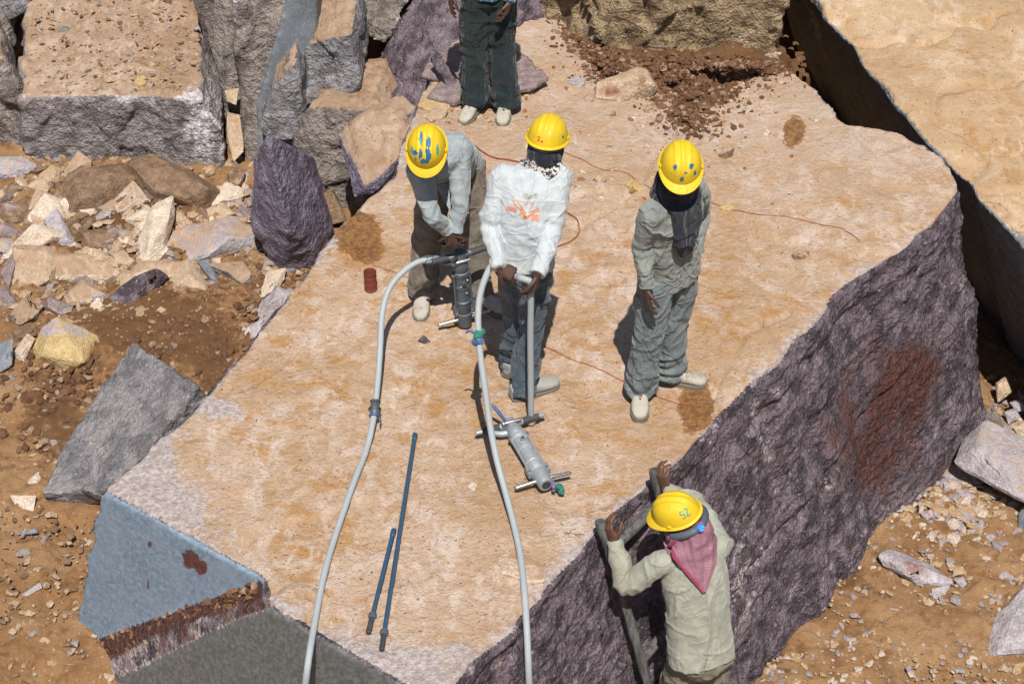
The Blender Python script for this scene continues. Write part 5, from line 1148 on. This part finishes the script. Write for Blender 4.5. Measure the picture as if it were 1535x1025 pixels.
# --- bent man over the upright drill
zL = top_z(P(680, 470).x, P(680, 470).y)
J = dict(shR=X(630, 1.075, 8.23), shL=X(688, 1.12, 8.36), elR=X(647, .865, 8.12), wrR=X(671, .715, 8.17), elL=X(690, .865, 8.22), wrL=X(683, .715, 8.17),
  hpR=X(655, .79, 8.63), hpL=X(702, .79, 8.63), knR=X(641, .45, 8.52), knL=X(711, .45, 8.55), anR=X(634, .085, 8.48), anL=X(716, .085, 8.46), neck=X(650, 1.19, 8.23), head=X(641, 1.25, 8.14),
  hf=(-.05, -.85, -.62), hu=(-.05, -.62, .85), front=(0, -.6, -1), toes=dict(R=(-.05, -1), L=(.75, -.62)))
pl, jk, jb, hp, HB, tx = person('man in pale shirt bent over an upright drill, blue-splashed helmet', J, dict(top='pale_shirt', trousers='brown_trousers'), zL, 37, hem=(.165, .13), leg=1.03, hem_t=-.05,
  hands_spec=dict(R=((.35, -.1, -1), (.4, .5, 0), 1, .9), L=((-.2, -.1, -1), (-.4, .6, 0), -1, .9)), shoes=dict(L='shoe_white', R='shoe_white'))
ho, hb = hp
decal(ho, hb, (0, .02, .1), (0, .35, 1), (0, 1, -.3), [], .01, 'bluepaint', 'paint_mark', [(-.028, .06, .020, .06, 11), (-.026, -.02, .018, .05, 12), (.024, .06, .018, .04, 13), (.0, .105, .034, .018, 14), (.065, .05, .022, .022, 15), (.026, -.05, .014, .04, 18)])
decal(ho, hb, (0, .02, .1), (0, .35, 1), (0, 1, -.3), [], .01, 'greenpaint', 'paint_mark', [(-.085, .03, .012, .04, 16), (.02, -.03, .012, .04, 17), (.085, .03, .012, .025, 20), (.06, .09, .01, .016, 21)])
# --- man at the back, seen to the waist
zB = top_z(P(732, 180).x, P(732, 180).y)
J = dict(shR=X(694, 1.36, 10.52), shL=X(776, 1.36, 10.52), elR=X(683, 1.08, 10.54), wrR=X(678, .86, 10.44), elL=X(778, 1.08, 10.54), wrL=X(764, .85, 10.36),
  hpR=X(716, .80, 10.5), hpL=X(750, .80, 10.5), knR=X(712, .45, 10.5), knL=X(753, .45, 10.5), anR=X(712, .085, 10.47), anL=X(758, .085, 10.46), neck=X(735, 1.42, 10.5), head=X(735, 1.55, 10.46),
  hf=(0, -1, -.3), hu=(0, -.28, 1), front=(0, -1, 0), toes=dict(R=(-.4, -1), L=(-.12, -1)))
person('man in wide dark trousers and white trainers standing on the mauve sheet', J, dict(top='blue_shirt', trousers='dark_trousers'), zB, 51, hem=(.165, .13), leg=1.16, hem_t=.0,
  hands_spec=dict(R=((-.15, -.1, -1), (1, .2, 0), 1, .35), L=((-.25, -.15, -1), (-1, .3, 0), -1, .45)), shoes='shoe_white')
# --- climber on the ladder
J = dict(shL=X(992, .03, 6.40), shR=X(1080, .02, 6.53), elL=X(938, -.13, 6.40), wrL=X(921, .045, 6.535), elR=X(1046, .06, 6.76), wrR=X(999, .075, 6.865),
  hpL=X(1030, -.56, 6.29), hpR=X(1066, -.55, 6.33), knL=X(1015, -.86, 6.40), knR=X(1062, -.90, 6.40), anL=X(1015, -1.22, 6.36), anR=X(1052, -1.22, 6.42), neck=X(1030, .12, 6.47), head=X(1020, .225, 6.50),
  hf=(-.95, .30, -.42), hu=(-.40, -.02, 1), front=(-.45, 1, 0), toes=dict(L=(-.8, .6), R=(-.8, .6)))
pc, jk, jb, hp, HB, tx = person('climber in pale shirt and pink checked headscarf on the wooden ladder', J, dict(top='cream_shirt', trousers='olive_trousers'), -1.305, 67, hem=(.166, .132), slv=.95, hem_t=-.04, hemz=-1.19,
  hands_spec=dict(L=((-.5, .35, 1), (.7, .6, .0), -1, .75), R=((-.35, .3, 1), (.6, .7, .1), 1, .75)), skin='skin2', shoes='shoe_grey', collar=False)
ho, hb = hp
ld = lambda l: [((a-5)*.0062, (b-5)*.0075) for a, b in l]
decal(ho, hb, (-.07, -.09, .075), (-.75, -.65, .6), (0, 0, 1), [ld([(4, 8), (1, 8), (1, 5.4), (3.6, 5), (3.6, 2), (.5, 2)]), ld([(6, 7.5), (7.5, 8.5), (9, 7), (6, 2.2), (9.4, 2)])], .0085, 'greenpaint', 'paint_number')
hc = J['head']; nk = J['neck']; off = pc.location
mb = MB(); mb.loft([ring(hc+HB @ Vector((0, -.01, .0)), HB @ Vector((.092, 0, 0)), HB @ Vector((0, .106, 0)), 22), ring(hc+HB @ Vector((0, -.012, -.05)), HB @ Vector((.098, 0, 0)), HB @ Vector((0, .108, 0)), 22), ring(hc+HB @ Vector((0, -.015, -.10)), HB @ Vector((.10, 0, 0)), HB @ Vector((0, .105, 0)), 22), ring(nk-Vector((0, 0, .035)), Vector((.125, .02, 0)), Vector((-.02, .11, 0)), 22)])
sc, scb, sV, sF = cloth(pc, 'headscarf', mb, 'keffiyeh', .0075, .013, 71, 2)
# hanging triangle of the scarf, laid over the back
allb = BVHTree.FromPolygons([tuple(v) for v in np.concatenate([np.array([tuple(x.co+off) for x in jk.data.vertices]), sV])], [tuple(p.vertices) for p in jk.data.polygons]+(sF+len(jk.data.vertices)).tolist())
nu, nv = 40, 46; pts = []; c0 = Vector((0, 0, CAM_H)); rows = []
L0, R0, TIP, R1 = (1004, 800), (1056, 784), (1056, 886), (1076, 830)
for j in range(nv+1):
    v = j/nv
    lft = (np.interp(v, [0, .35, 1], [1003, 1011, 1055]), np.interp(v, [0, .35, 1], [806, 835, 887])); rgt = (np.interp(v, [0, .3, .62, 1], [1060, 1075, 1075, 1058]), np.interp(v, [0, .3, .62, 1], [780, 806, 842, 888]))
    row = []
    for i in range(nu+1):
        u = i/nu; a = lft[0]+(rgt[0]-lft[0])*u; b = lft[1]+(rgt[1]-lft[1])*u; d = ray(a, b); h = allb.ray_cast(c0, d, 20)
        t_ = h[3]*d.length if False else ((h[0]-c0).length if h[0] is not None else None); row.append((d.normalized(), t_))
    rows.append(row)
T_ = np.array([[np.nan if q[1] is None else q[1] for q in r] for r in rows]); T_ = np.where(np.isnan(T_), np.nanmean(T_), T_)
for _ in range(12):
    Tp = np.pad(T_, 1, mode='edge'); T_ = np.minimum(T_, (Tp[:-2, 1:-1]+Tp[2:, 1:-1]+Tp[1:-1, :-2]+Tp[1:-1, 2:])/4)
vv, uu = np.meshgrid(np.linspace(0, 1, nv+1), np.linspace(0, 1, nu+1), indexing='ij')
T_ = T_-.018-.016*np.sin((uu*2.6+vv*.9)*math.pi*1.6)*(.35+vv*.5)*(1-vv**3)-.004*np.sin(uu*40+vv*9)*(1-vv)
V = np.array([[tuple(c0+rows[j][i][0]*T_[j, i]) for i in range(nu+1)] for j in range(nv+1)])
front = V.reshape(-1, 3); back = front+np.array(ray(1040, 840).normalized())*.006
idx = np.arange((nu+1)*(nv+1)).reshape(nv+1, nu+1); Fq = np.stack([idx[:-1, :-1], idx[:-1, 1:], idx[1:, 1:], idx[1:, :-1]], -1).reshape(-1, 4)
rim = list(idx[0, :])+list(idx[1:, -1])+list(idx[-1, :-1][::-1])+list(idx[1:-1, 0][::-1]); nn = len(front)
Fr = np.array([(rim[k], rim[k]+nn, rim[(k+1) % len(rim)]+nn, rim[(k+1) % len(rim)]) for k in range(len(rim))])
dr = link('scarf_tail', new_mesh('scarf_tail', np.concatenate([front, back])-np.array(off), np.concatenate([Fq, Fq[:, ::-1]+nn, Fr])), M['keffiyeh'], sc)
mb = MB(); mb.tube([Vector(V[j, 0])-Vector(off)-ray(1040, 840).normalized()*.004 for j in range(10, nv+1, 2)], [.010]*15+[.009, .008, .007, .006][:len(range(10, nv+1, 2))-15], 8); link('scarf_trim', mb.mesh('scarf_trim'), M['rose'], sc)
mb = MB(); tp = []
for k in np.linspace(0, 1, 12):
    a, b = 1003+(1056-1003)*k, 818-36*k-6*math.sin(k*math.pi); h = allb.ray_cast(c0, ray(a, b), 20)
    if h[0] is not None: tp.append(h[0]-ray(a, b).normalized()*.022-Vector(off))
mb.cap_tube(tp, .011, 8); link('scarf_trim', mb.mesh('scarf_trim'), M['rose'], sc)
# helmet harness at the back of the head with its blue dial
mb = MB(); arc = [hc+HB @ Vector((.104*math.sin(a), -.012-.118*math.cos(a), .008)) for a in np.linspace(-1.9, 1.9, 22)]
mb.tube([p-off for p in arc], .019, 10, sy=.45); hn = link('harness', mb.mesh('harness'), M['strap'], pc)
dc = hc+HB @ Vector((-.062, -.118, .008)); dn = (HB @ Vector((-.5, -1, .1))).normalized()
mb = MB(); mb.tube([dc-off-dn*.004, dc-off+dn*.010, dc-off+dn*.013], [.021, .020, .014], 18); dd = link('dial', mb.mesh('dial'), M['dial'], hn)
mb = MB(); sx = dn.orthogonal().normalized(); sy_ = dn.cross(sx)
for k in range(5): a = k*2*math.pi/5; mb.ball(dc-off+dn*.0135+sx*.010*math.cos(a)+sy_*.010*math.sin(a), .0032, nu=8, nv=5)
link('dial_mark', mb.mesh('dial_mark'), M['white_cloth'], hn)
# ------------------------------------------------------------------ tools
M['steel_mid'] = paint_mat('scuffed_steel', (.40, .42, .44), .4, .5, (.30, .26, .21), .5, 2); M['steel'] = paint_mat('worn_steel', (.34, .36, .38), .38, .45, (.16, .14, .12), .75, 2); M['steel_pale'] = paint_mat('pale_dusty_steel', (.30, .33, .36), .42, .4, (.42, .36, .28), .45, 2)
M['steel_blue'] = paint_mat('blue_grey_steel', (.12, .15, .18), .42, .45, (.25, .22, .18), .6, 2); M['chrome'] = paint_mat('bright_steel', (.45, .46, .48), .28, .3, (.3, .27, .22), .95, 2)
M['rubber'] = paint_mat('black_rubber', (.035, .037, .042), .6, .3, (.16, .14, .12)); M['lever'] = paint_mat('blue_lever', (.05, .11, .28), .4, .3)
M['hose'] = paint_mat('grey_hose', (.30, .33, .345), .55, .45, (.42, .40, .36), 0, 1.2); M['rod'] = paint_mat('blue_drill_rod', (.035, .085, .15), .42, .35, (.12, .15, .18), .35, 2)
M['rust'] = paint_mat('red_rust', (.16, .035, .018), .75, .5, (.07, .03, .02), 0, 3); M['rag_green'] = cloth_mat('green_rag', (.03, .17, .13), (.1, .15, .2), .4, .8); M['rag_blue'] = cloth_mat('blue_rag', (.06, .12, .28), (.2, .15, .3), .4, .8); M['rag_purple'] = cloth_mat('purple_rag', (.2, .14, .32), (.1, .2, .3), .4, .8)
M['cord'] = cloth_mat('red_cord', (.22, .045, .02), (.1, .04, .03), .3, .1); M['chalk'] = cloth_mat('red_marking_cord', (.30, .06, .03), (.35, .17, .09), .4, .1)
M['wire'] = paint_mat('tie_wire', (.10, .10, .10), .5, .3, metal=.6)
t = NT('weathered_pole'); g = t.noise(6, 6, .65, .4, t.mapped((6, 6, .8))); g2 = t.noise(40, 5, .6, .3, t.mapped((4, 4, .5)))
c = t.mix(t.ramp(g, .35, .65), (.055, .054, .052), (.145, .14, .135)); c = t.mix(t.ramp(g2, .55, .7, 0, .7), c, (.03, .028, .026)); M['pole'] = t.done(c, .85, t.bump(g2, .7, .01), spec=.2)
def drill(label, org, axis_, side, body, cap, lever_c, hose_dir=None):
    z = Vector(axis_).normalized(); x = Vector(side); x = (x-z*x.dot(z)).normalized(); y = z.cross(x); Bm = Matrix((x, y, z)).transposed()
    root = thing('rock_drill', org, label, 'drill', 'rock drills'); root.rotation_euler = Bm.to_euler()
    def lathe(prof, n=24):
        m = MB(); m.loft([[Vector((r*math.cos(2*math.pi*k/n), r*math.sin(2*math.pi*k/n), zz)) for k in range(n)] for zz, r in prof]); return m
    def part(name, m, mat, par=None): return link(name, m.mesh(name), M[mat], par or root)
    ch = part('chuck', lathe([(0, .022), (0, .036), (.012, .040), (.05, .041), (.075, .046), (.095, .046), (.098, .040)]), body)
    m = lathe([(-.001, .016), (-.002, .024), (.004, .024)]); part('chuck_bore', m, 'rubber', ch)
    bd = part('barrel', lathe([(.096, .038), (.10, .0405), (.165, .041), (.168, .044), (.182, .044), (.185, .0395), (.27, .0385), (.273, .043), (.29, .043), (.293, .040), (.355, .040), (.36, .046), (.385, .048), (.39, .041)]), cap)
    part('back_head', lathe([(.388, .040), (.395, .044), (.44, .043), (.455, .036), (.49, .034), (.515, .030), (.52, .014)]), body)
    hd = thing_h = None
    m = MB(); m.cap_tube([(-.185, .004, .492), (-.03, 0, .488), (.03, 0, .488), (.185, -.004, .496)], [.012, .020, .020, .012], 14); hd = part('handle', m, body)
    for s in (-1, 1):
        m = MB(); m.tube([(s*.062, 0, .489), (s*.066, 0, .489), (s*.158, .0, .493), (s*.161, 0, .493)], [.015, .020, .0185, .014], 14); part('grip', m, 'rubber', hd)
    m = MB(); m.cap_tube([(.03, .03, .505), (.055, .075, .53), (.075, .105, .548)], [.009, .0105, .009], 10); part('throttle_lever', m, lever_c)
    m = MB(); m.cap_tube([(-.045, .036, .47), (.04, .036, .47)], .010, 12); m.ball((.047, .036, .47), .014); part('valve', m, 'chrome')
    m = MB(); m.cap_tube([(.03, -.01, .44), (.075, -.012, .452), (.10, -.012, .47)], [.020, .018, .016], 14); part('air_inlet', m, body)
    pg = None
    for s in (-1, 1):
        m = MB(); m.cap_tube([(s*.03, .0, .045), (s*.05, 0, .045), (s*.145, -.004, .042)], [.013, .0105, .0105], 12); part('foot_peg', m, 'chrome')
        m = MB(); m.tube([(s*.046, .012, .09), (s*.046, .012, .385)], .0065, 8); rod_ = part('tie_rod', m, body)
        for zz in (.105, .375):
            m = MB(); m.tube([(s*.046, .012, zz-.009), (s*.046, .012, zz+.009)], .012, 6); part('nut', m, 'chrome', rod_)
        m = MB(); m.hull([Vector((s*a, b, c_)) for a in (.034, .06) for b in (-.012, .02) for c_ in (.085, .135)]+[Vector((s*.056, .004, .16))]); part('side_lug', m, body)
    m = MB(); m.tube([(0, .036, .32), (0, .052, .32)], [.015, .014], 14); pt = part('exhaust_port', m, body)
    m = MB(); m.tube([(0, .0495, .32), (0, .0528, .32)], .0095, 12); part('port_hole', m, 'rubber', pt)
    for (a, b, c_) in ((.018, .040, .30), (-.022, .038, .335), (-.012, .041, .25)):
        m = MB(); m.ball((a, b, c_), .007, nu=8, nv=5); part('bolt', m, 'chrome', bd)
    return root
zD = top_z(P(697, 482).x, P(697, 482).y)
D0 = X(697, zD+.025, 8.235); D1 = X(689, .50, 8.23)
drill('upright blue-grey rock drill gripped by the bent man', D0, D1-D0, X(655, .5, 8.20)-X(720, .5, 8.29), 'steel_blue', 'steel_blue', 'rubber')
zE = top_z(P(790, 690).x, P(790, 690).y)
E0 = P(819, 727, zE+.052); E1 = P(768, 640, zE+.052)
drill('pale dusty rock drill lying on the slab with blue lever', E0, E1-E0, P(715, 675, .06)-P(822, 633, .06), 'steel_pale', 'steel_mid', 'lever')
rg = thing('rag', P(838, 730, zE), 'green and purple rag tied to the peg of the lying drill', 'rag')
mb = MB(); c_ = P(838, 730, zE+.03)-rg.location
mb.ball(c_, (.022, .018, .022)); mb.ball(c_+Vector((.012, -.02, -.012)), (.018, .022, .018)); V, F = remesh(mb, .004); V = V+vnorm(V, F)*(.006*fbm(V, 30, 3, 4))[:, None]
link('rag_knot', new_mesh('rag_knot', V, F), M['rag_green'], rg)
mb = MB(); mb.tube(spline([c_+Vector((-.028, .02*math.cos(a), .022*math.sin(a)+.004)) for a in np.linspace(0, 5.8, 8)], 3), .009, 8); link('rag_band', mb.mesh('rag_band'), M['rag_purple'], rg)
# hoses
def hose(label, pts, r, name='air_hose', n=7):
    pl = spline(pts, n); root = thing(name, pts[0], label, 'hose', 'air hoses on the slab'); off = Vector(pts[0])
    rng = random.Random(len(pts)); mb = MB(); mb.tube([p-off for p in pl], [r*(1+rng.uniform(-.03, .03)) for _ in pl], 14); link('tube', mb.mesh('tube'), M['hose'], root); return root, off
def G(px_, py_, dz=0.0): q = on_slab(px_, py_); q.z += dz; return q
rH = .0165
h1, o1 = hose('grey air hose running from the slab front up to the upright drill', [P(438, 1180, -1.1), P(448, 1100, -.55), P(457, 1032, -.16), P(463, 985, -.015), G(472, 930, rH), G(486, 862, rH), G(505, 797, rH), G(531, 727, rH), G(549, 680, rH+.005), P(559, 632, .055), P(566, 575, .11), P(570, 520, .20), P(573, 470, .30), P(584, 432, .38), P(606, 406, .44), P(632, 391, .475), D0+(D1-D0).normalized()*.47+Vector((-.10, -.03, .0))], rH)
mb = MB(); k1 = P(561, 622, .066)-o1; k2 = P(562.5, 604, .082)-o1
mb.tube([k1, k1.lerp(k2, .3), k1.lerp(k2, .7), k2], [.020, .027, .027, .020], 12); cp = link('coupling', mb.mesh('coupling'), M['steel_blue'], h1)
for k, (a, rr) in enumerate(((-.1, .024), (.45, .030), (1.1, .024))):
    c_ = k1.lerp(k2, a); ax = (k2-k1).normalized(); e = ax.orthogonal().normalized(); f = ax.cross(e)
    mb = MB(); mb.tube([c_+(e*math.cos(q)+f*math.sin(q))*rr+ax*.004*math.sin(q*2) for q in np.linspace(0, 6.1, 16)], .005, 6); link('clamp', mb.mesh('clamp'), M['wire' if k != 0 else 'lever'], cp)
mb = MB(); mb.tube(spline([k1+Vector((.02, 0, .01)), k1+Vector((.035, -.02, -.01)), k1+Vector((.03, -.05, -.04))], 4), .0035, 6); link('wire_end', mb.mesh('wire_end'), M['wire'], cp)
mb = MB(); c_ = P(640, 389, .476)-o1; d_ = Vector((1, .12, .06)).normalized(); mb.tube([c_-d_*.03, c_, c_+d_*.05, c_+d_*.07], [.019, .024, .023, .018], 12); link('coupling', mb.mesh('coupling'), M['steel_blue'], h1)
mb = MB(); e = d_.orthogonal().normalized(); f = d_.cross(e); mb.tube([c_+d_*(.045*q/20)+(e*math.cos(q)+f*math.sin(q))*.026 for q in np.linspace(0, 19, 60)], .0035, 6); link('tie_wire', mb.mesh('tie_wire'), M['wire'], h1)
HL = WR['L']+Vector((.75, -.12, -.45)).normalized()*.085+Vector((.3, .5, -.8)).normalized()*.024
HR = WR['R']+Vector((-.12, -.1, -1)).normalized()*.085+Vector((-.9, .2, .1)).normalized()*.024
endp = X(796, zW+.03, 7.43)
h2, o2 = hose('grey air hose looping through the hands of the man in white jacket', [P(797, 1180, -1.1), P(795, 1100, -.62), P(793, 1020, -.22), P(790, 950, -.03), G(786, 893, rH+.006), G(780, 840, rH+.012), P(770, 785, .05), P(757, 735, .10), P(745, 690, .18), P(735, 640, .30), P(727, 582, .47), P(720, 532, .61), P(717, 495, .71), P(718, 452, .82), P(727, 418, .91), P(741, 398, .965), HL, HL.lerp(HR, .4)+Vector((0, -.02, .03)), HL.lerp(HR, .8)+Vector((.008, -.012, .035)), HR+Vector((.004, 0, .0)), HR.lerp(endp, .35), HR.lerp(endp, .7), endp], rH)
mb = MB(); mb.tube([endp-o2+Vector((0, 0, .03)), endp-o2+Vector((0, 0, .02)), endp-o2, endp-o2-Vector((0, 0, .018))], [.018, .026, .027, .019], 12); link('nozzle', mb.mesh('nozzle'), M['beige_cloth'], h2)
mb = MB(); mb.ball(P(717, 503, .69)-o2, (.028, .026, .03)); mb.ball(P(722, 497, .70)-o2, (.02, .02, .018)); V, F = remesh(mb, .0045); V = V+vnorm(V, F)*(.008*fbm(V, 28, 3, 14))[:, None]; link('rag_knot', new_mesh('rag_knot', V, F), M['rag_green'], h2)
mb = MB(); mb.ball(P(716, 512, .66)-o2, (.03, .027, .022)); V, F = remesh(mb, .0045); V = V+vnorm(V, F)*(.008*fbm(V, 28, 3, 24))[:, None]; link('rag_band', new_mesh('rag_band', V, F), M['rag_blue'], h2)
mb = MB(); mb.tube(spline([P(712, 500, .69)-o2, P(704, 496, .70)-o2, P(698, 499, .69)-o2], 4), .006, 6); link('rag_end', mb.mesh('rag_end'), M['rag_blue'], h2)
# drill rods
def rod(label, a, b, r=.0115):
    a = G(*a, r+.004); b = G(*b, r+.004); root = thing('drill_rod', a, label, 'rod', 'drill rods on the slab'); d = (b-a); L = d.length; d.normalize(); o = Vector(a)
    mb = MB(); mb.tube([Vector(), d*(L-.11)], r, 6); link('shaft', mb.mesh('shaft', smooth=False), M['rod'], root)
    mb = MB(); mb.cap_tube([-d*.004, d*.03], [r*1.25, r*1.2], 10); link('tip', mb.mesh('tip'), M['rod'], root)
    mb = MB(); mb.tube([d*(L-.125), d*(L-.12), d*(L-.10), d*(L-.095)], [r, r*1.75, r*1.75, r], 12); link('collar', mb.mesh('collar'), M['steel_blue'], root)
    mb = MB(); mb.tube([d*(L-.10), d*(L-.004), d*L], [r*1.15, r*1.15, r*.9], 6); link('shank', mb.mesh('shank', smooth=False), M['rubber'], root)
rod('long dark blue drill rod lying on the slab', (622, 655), (572, 977)); rod('shorter blue drill rod resting beside the long one', (590, 797), (552, 951))
# rusty can
cn = G(556, 434); root = thing('can', cn, 'rusty red tin can standing near the orange stain', 'can'); n = 28
mb = MB(); mb.loft([[Vector((r*math.cos(2*math.pi*k/n), r*math.sin(2*math.pi*k/n), z_)) for k in range(n)] for r, z_ in ((.030, -.004), (.037, .0), (.038, .004), (.036, .008), (.036, .04), (.0375, .045), (.036, .05), (.036, .085), (.0375, .09), (.036, .095), (.036, .118), (.038, .121), (.038, .125), (.0355, .125), (.034, .12), (.034, .02), (.02, .018))])
link('can_wall', mb.mesh('can_wall'), M['rust'], root)
mb = MB(); mb.tube([(0, 0, .02), (0, 0, .055)], .0335, 24); link('contents', mb.mesh('contents'), M['rust'], root)
# cords and red marking lines
def cord(label, pts, r, mat='cord', lift=.003):
    pl = [G(p.x, p.y, lift+r*.5) for p in spline([Vector((a, b, 0)) for a, b in pts], 8)]; o = Vector(pl[0]); mb = MB(); mb.tube([p-o for p in pl], r, 6)
    return tag(link('cord', mb.mesh('cord'), M[mat], loc=o), label, 'cord', 'red cords on the slab')
cord('dark red cord between the bent man and the white jacket', [(696, 210), (712, 219), (728, 230), (748, 238), (770, 241), (800, 250)], .005)
cord('dark red cord looped beside the white jacket', [(838, 310), (852, 318), (866, 331), (868, 347), (858, 360), (840, 367), (818, 374)], .004)
cord('red marking cord running past the feet of the man with navy scarf', [(815, 517), (860, 537), (905, 556), (945, 574), (1000, 597), (1034, 606)], .0022, 'chalk')
cord('red marking cord from the navy scarf to the slab edge', [(1050, 296), (1085, 309), (1130, 324), (1180, 327), (1230, 338), (1262, 346), (1288, 364)], .0022, 'chalk')
cord('red marking cord near the small tan stone', [(830, 221), (868, 238), (905, 255), (935, 261), (952, 272), (985, 290)], .0022, 'chalk')
cord('faint red marking cord by the rusty can', [(562, 400), (590, 410), (625, 425)], .0018, 'chalk')
# ladder
TL, TR = P(899, 781, .13), P(980, 704, .15)
def rail(T, k, wob): 
    pts = [T+rn*(k*(T.z-z_))+Vector((0, 0, z_-T.z))+wob*math.sin((T.z-z_)*2.6) for z_ in np.linspace(T.z, -1.64, 9)]; return spline(pts, 4)
Lr, Rr = rail(TL, .34, Vector((.006, .006, 0))), rail(TR, .30, Vector((-.008, -.006, 0)))
lad = thing('ladder', ((Lr[-1]+Rr[-1])/2), 'grey weathered pole ladder leaning on the purple side of the slab', 'ladder'); off = lad.location
for pl in (Lr, Rr):
    mb = MB(); mb.tube([p-off for p in pl], [.026+.003*math.sin(i*1.7) for i in range(len(pl))], 12); link('rail', mb.mesh('rail'), M['pole'], lad)
def at_z(pl, z_):
    for i in range(len(pl)-1):
        if pl[i].z >= z_ >= pl[i+1].z: return pl[i].lerp(pl[i+1], (pl[i].z-z_)/(pl[i].z-pl[i+1].z))
    return pl[-1]
for i, z_ in enumerate((-.05, -.70, -1.335)):
    a, b = at_z(Lr, z_-.01*(i % 2)), at_z(Rr, z_+.015); d = (b-a).normalized(); mb = MB(); mb.cap_tube([a-d*.0-off, a.lerp(b, .5)-off+rn*.004, b+d*.0-off], [.025, .028, .025], 10); link('rung', mb.mesh('rung'), M['pole'], lad)
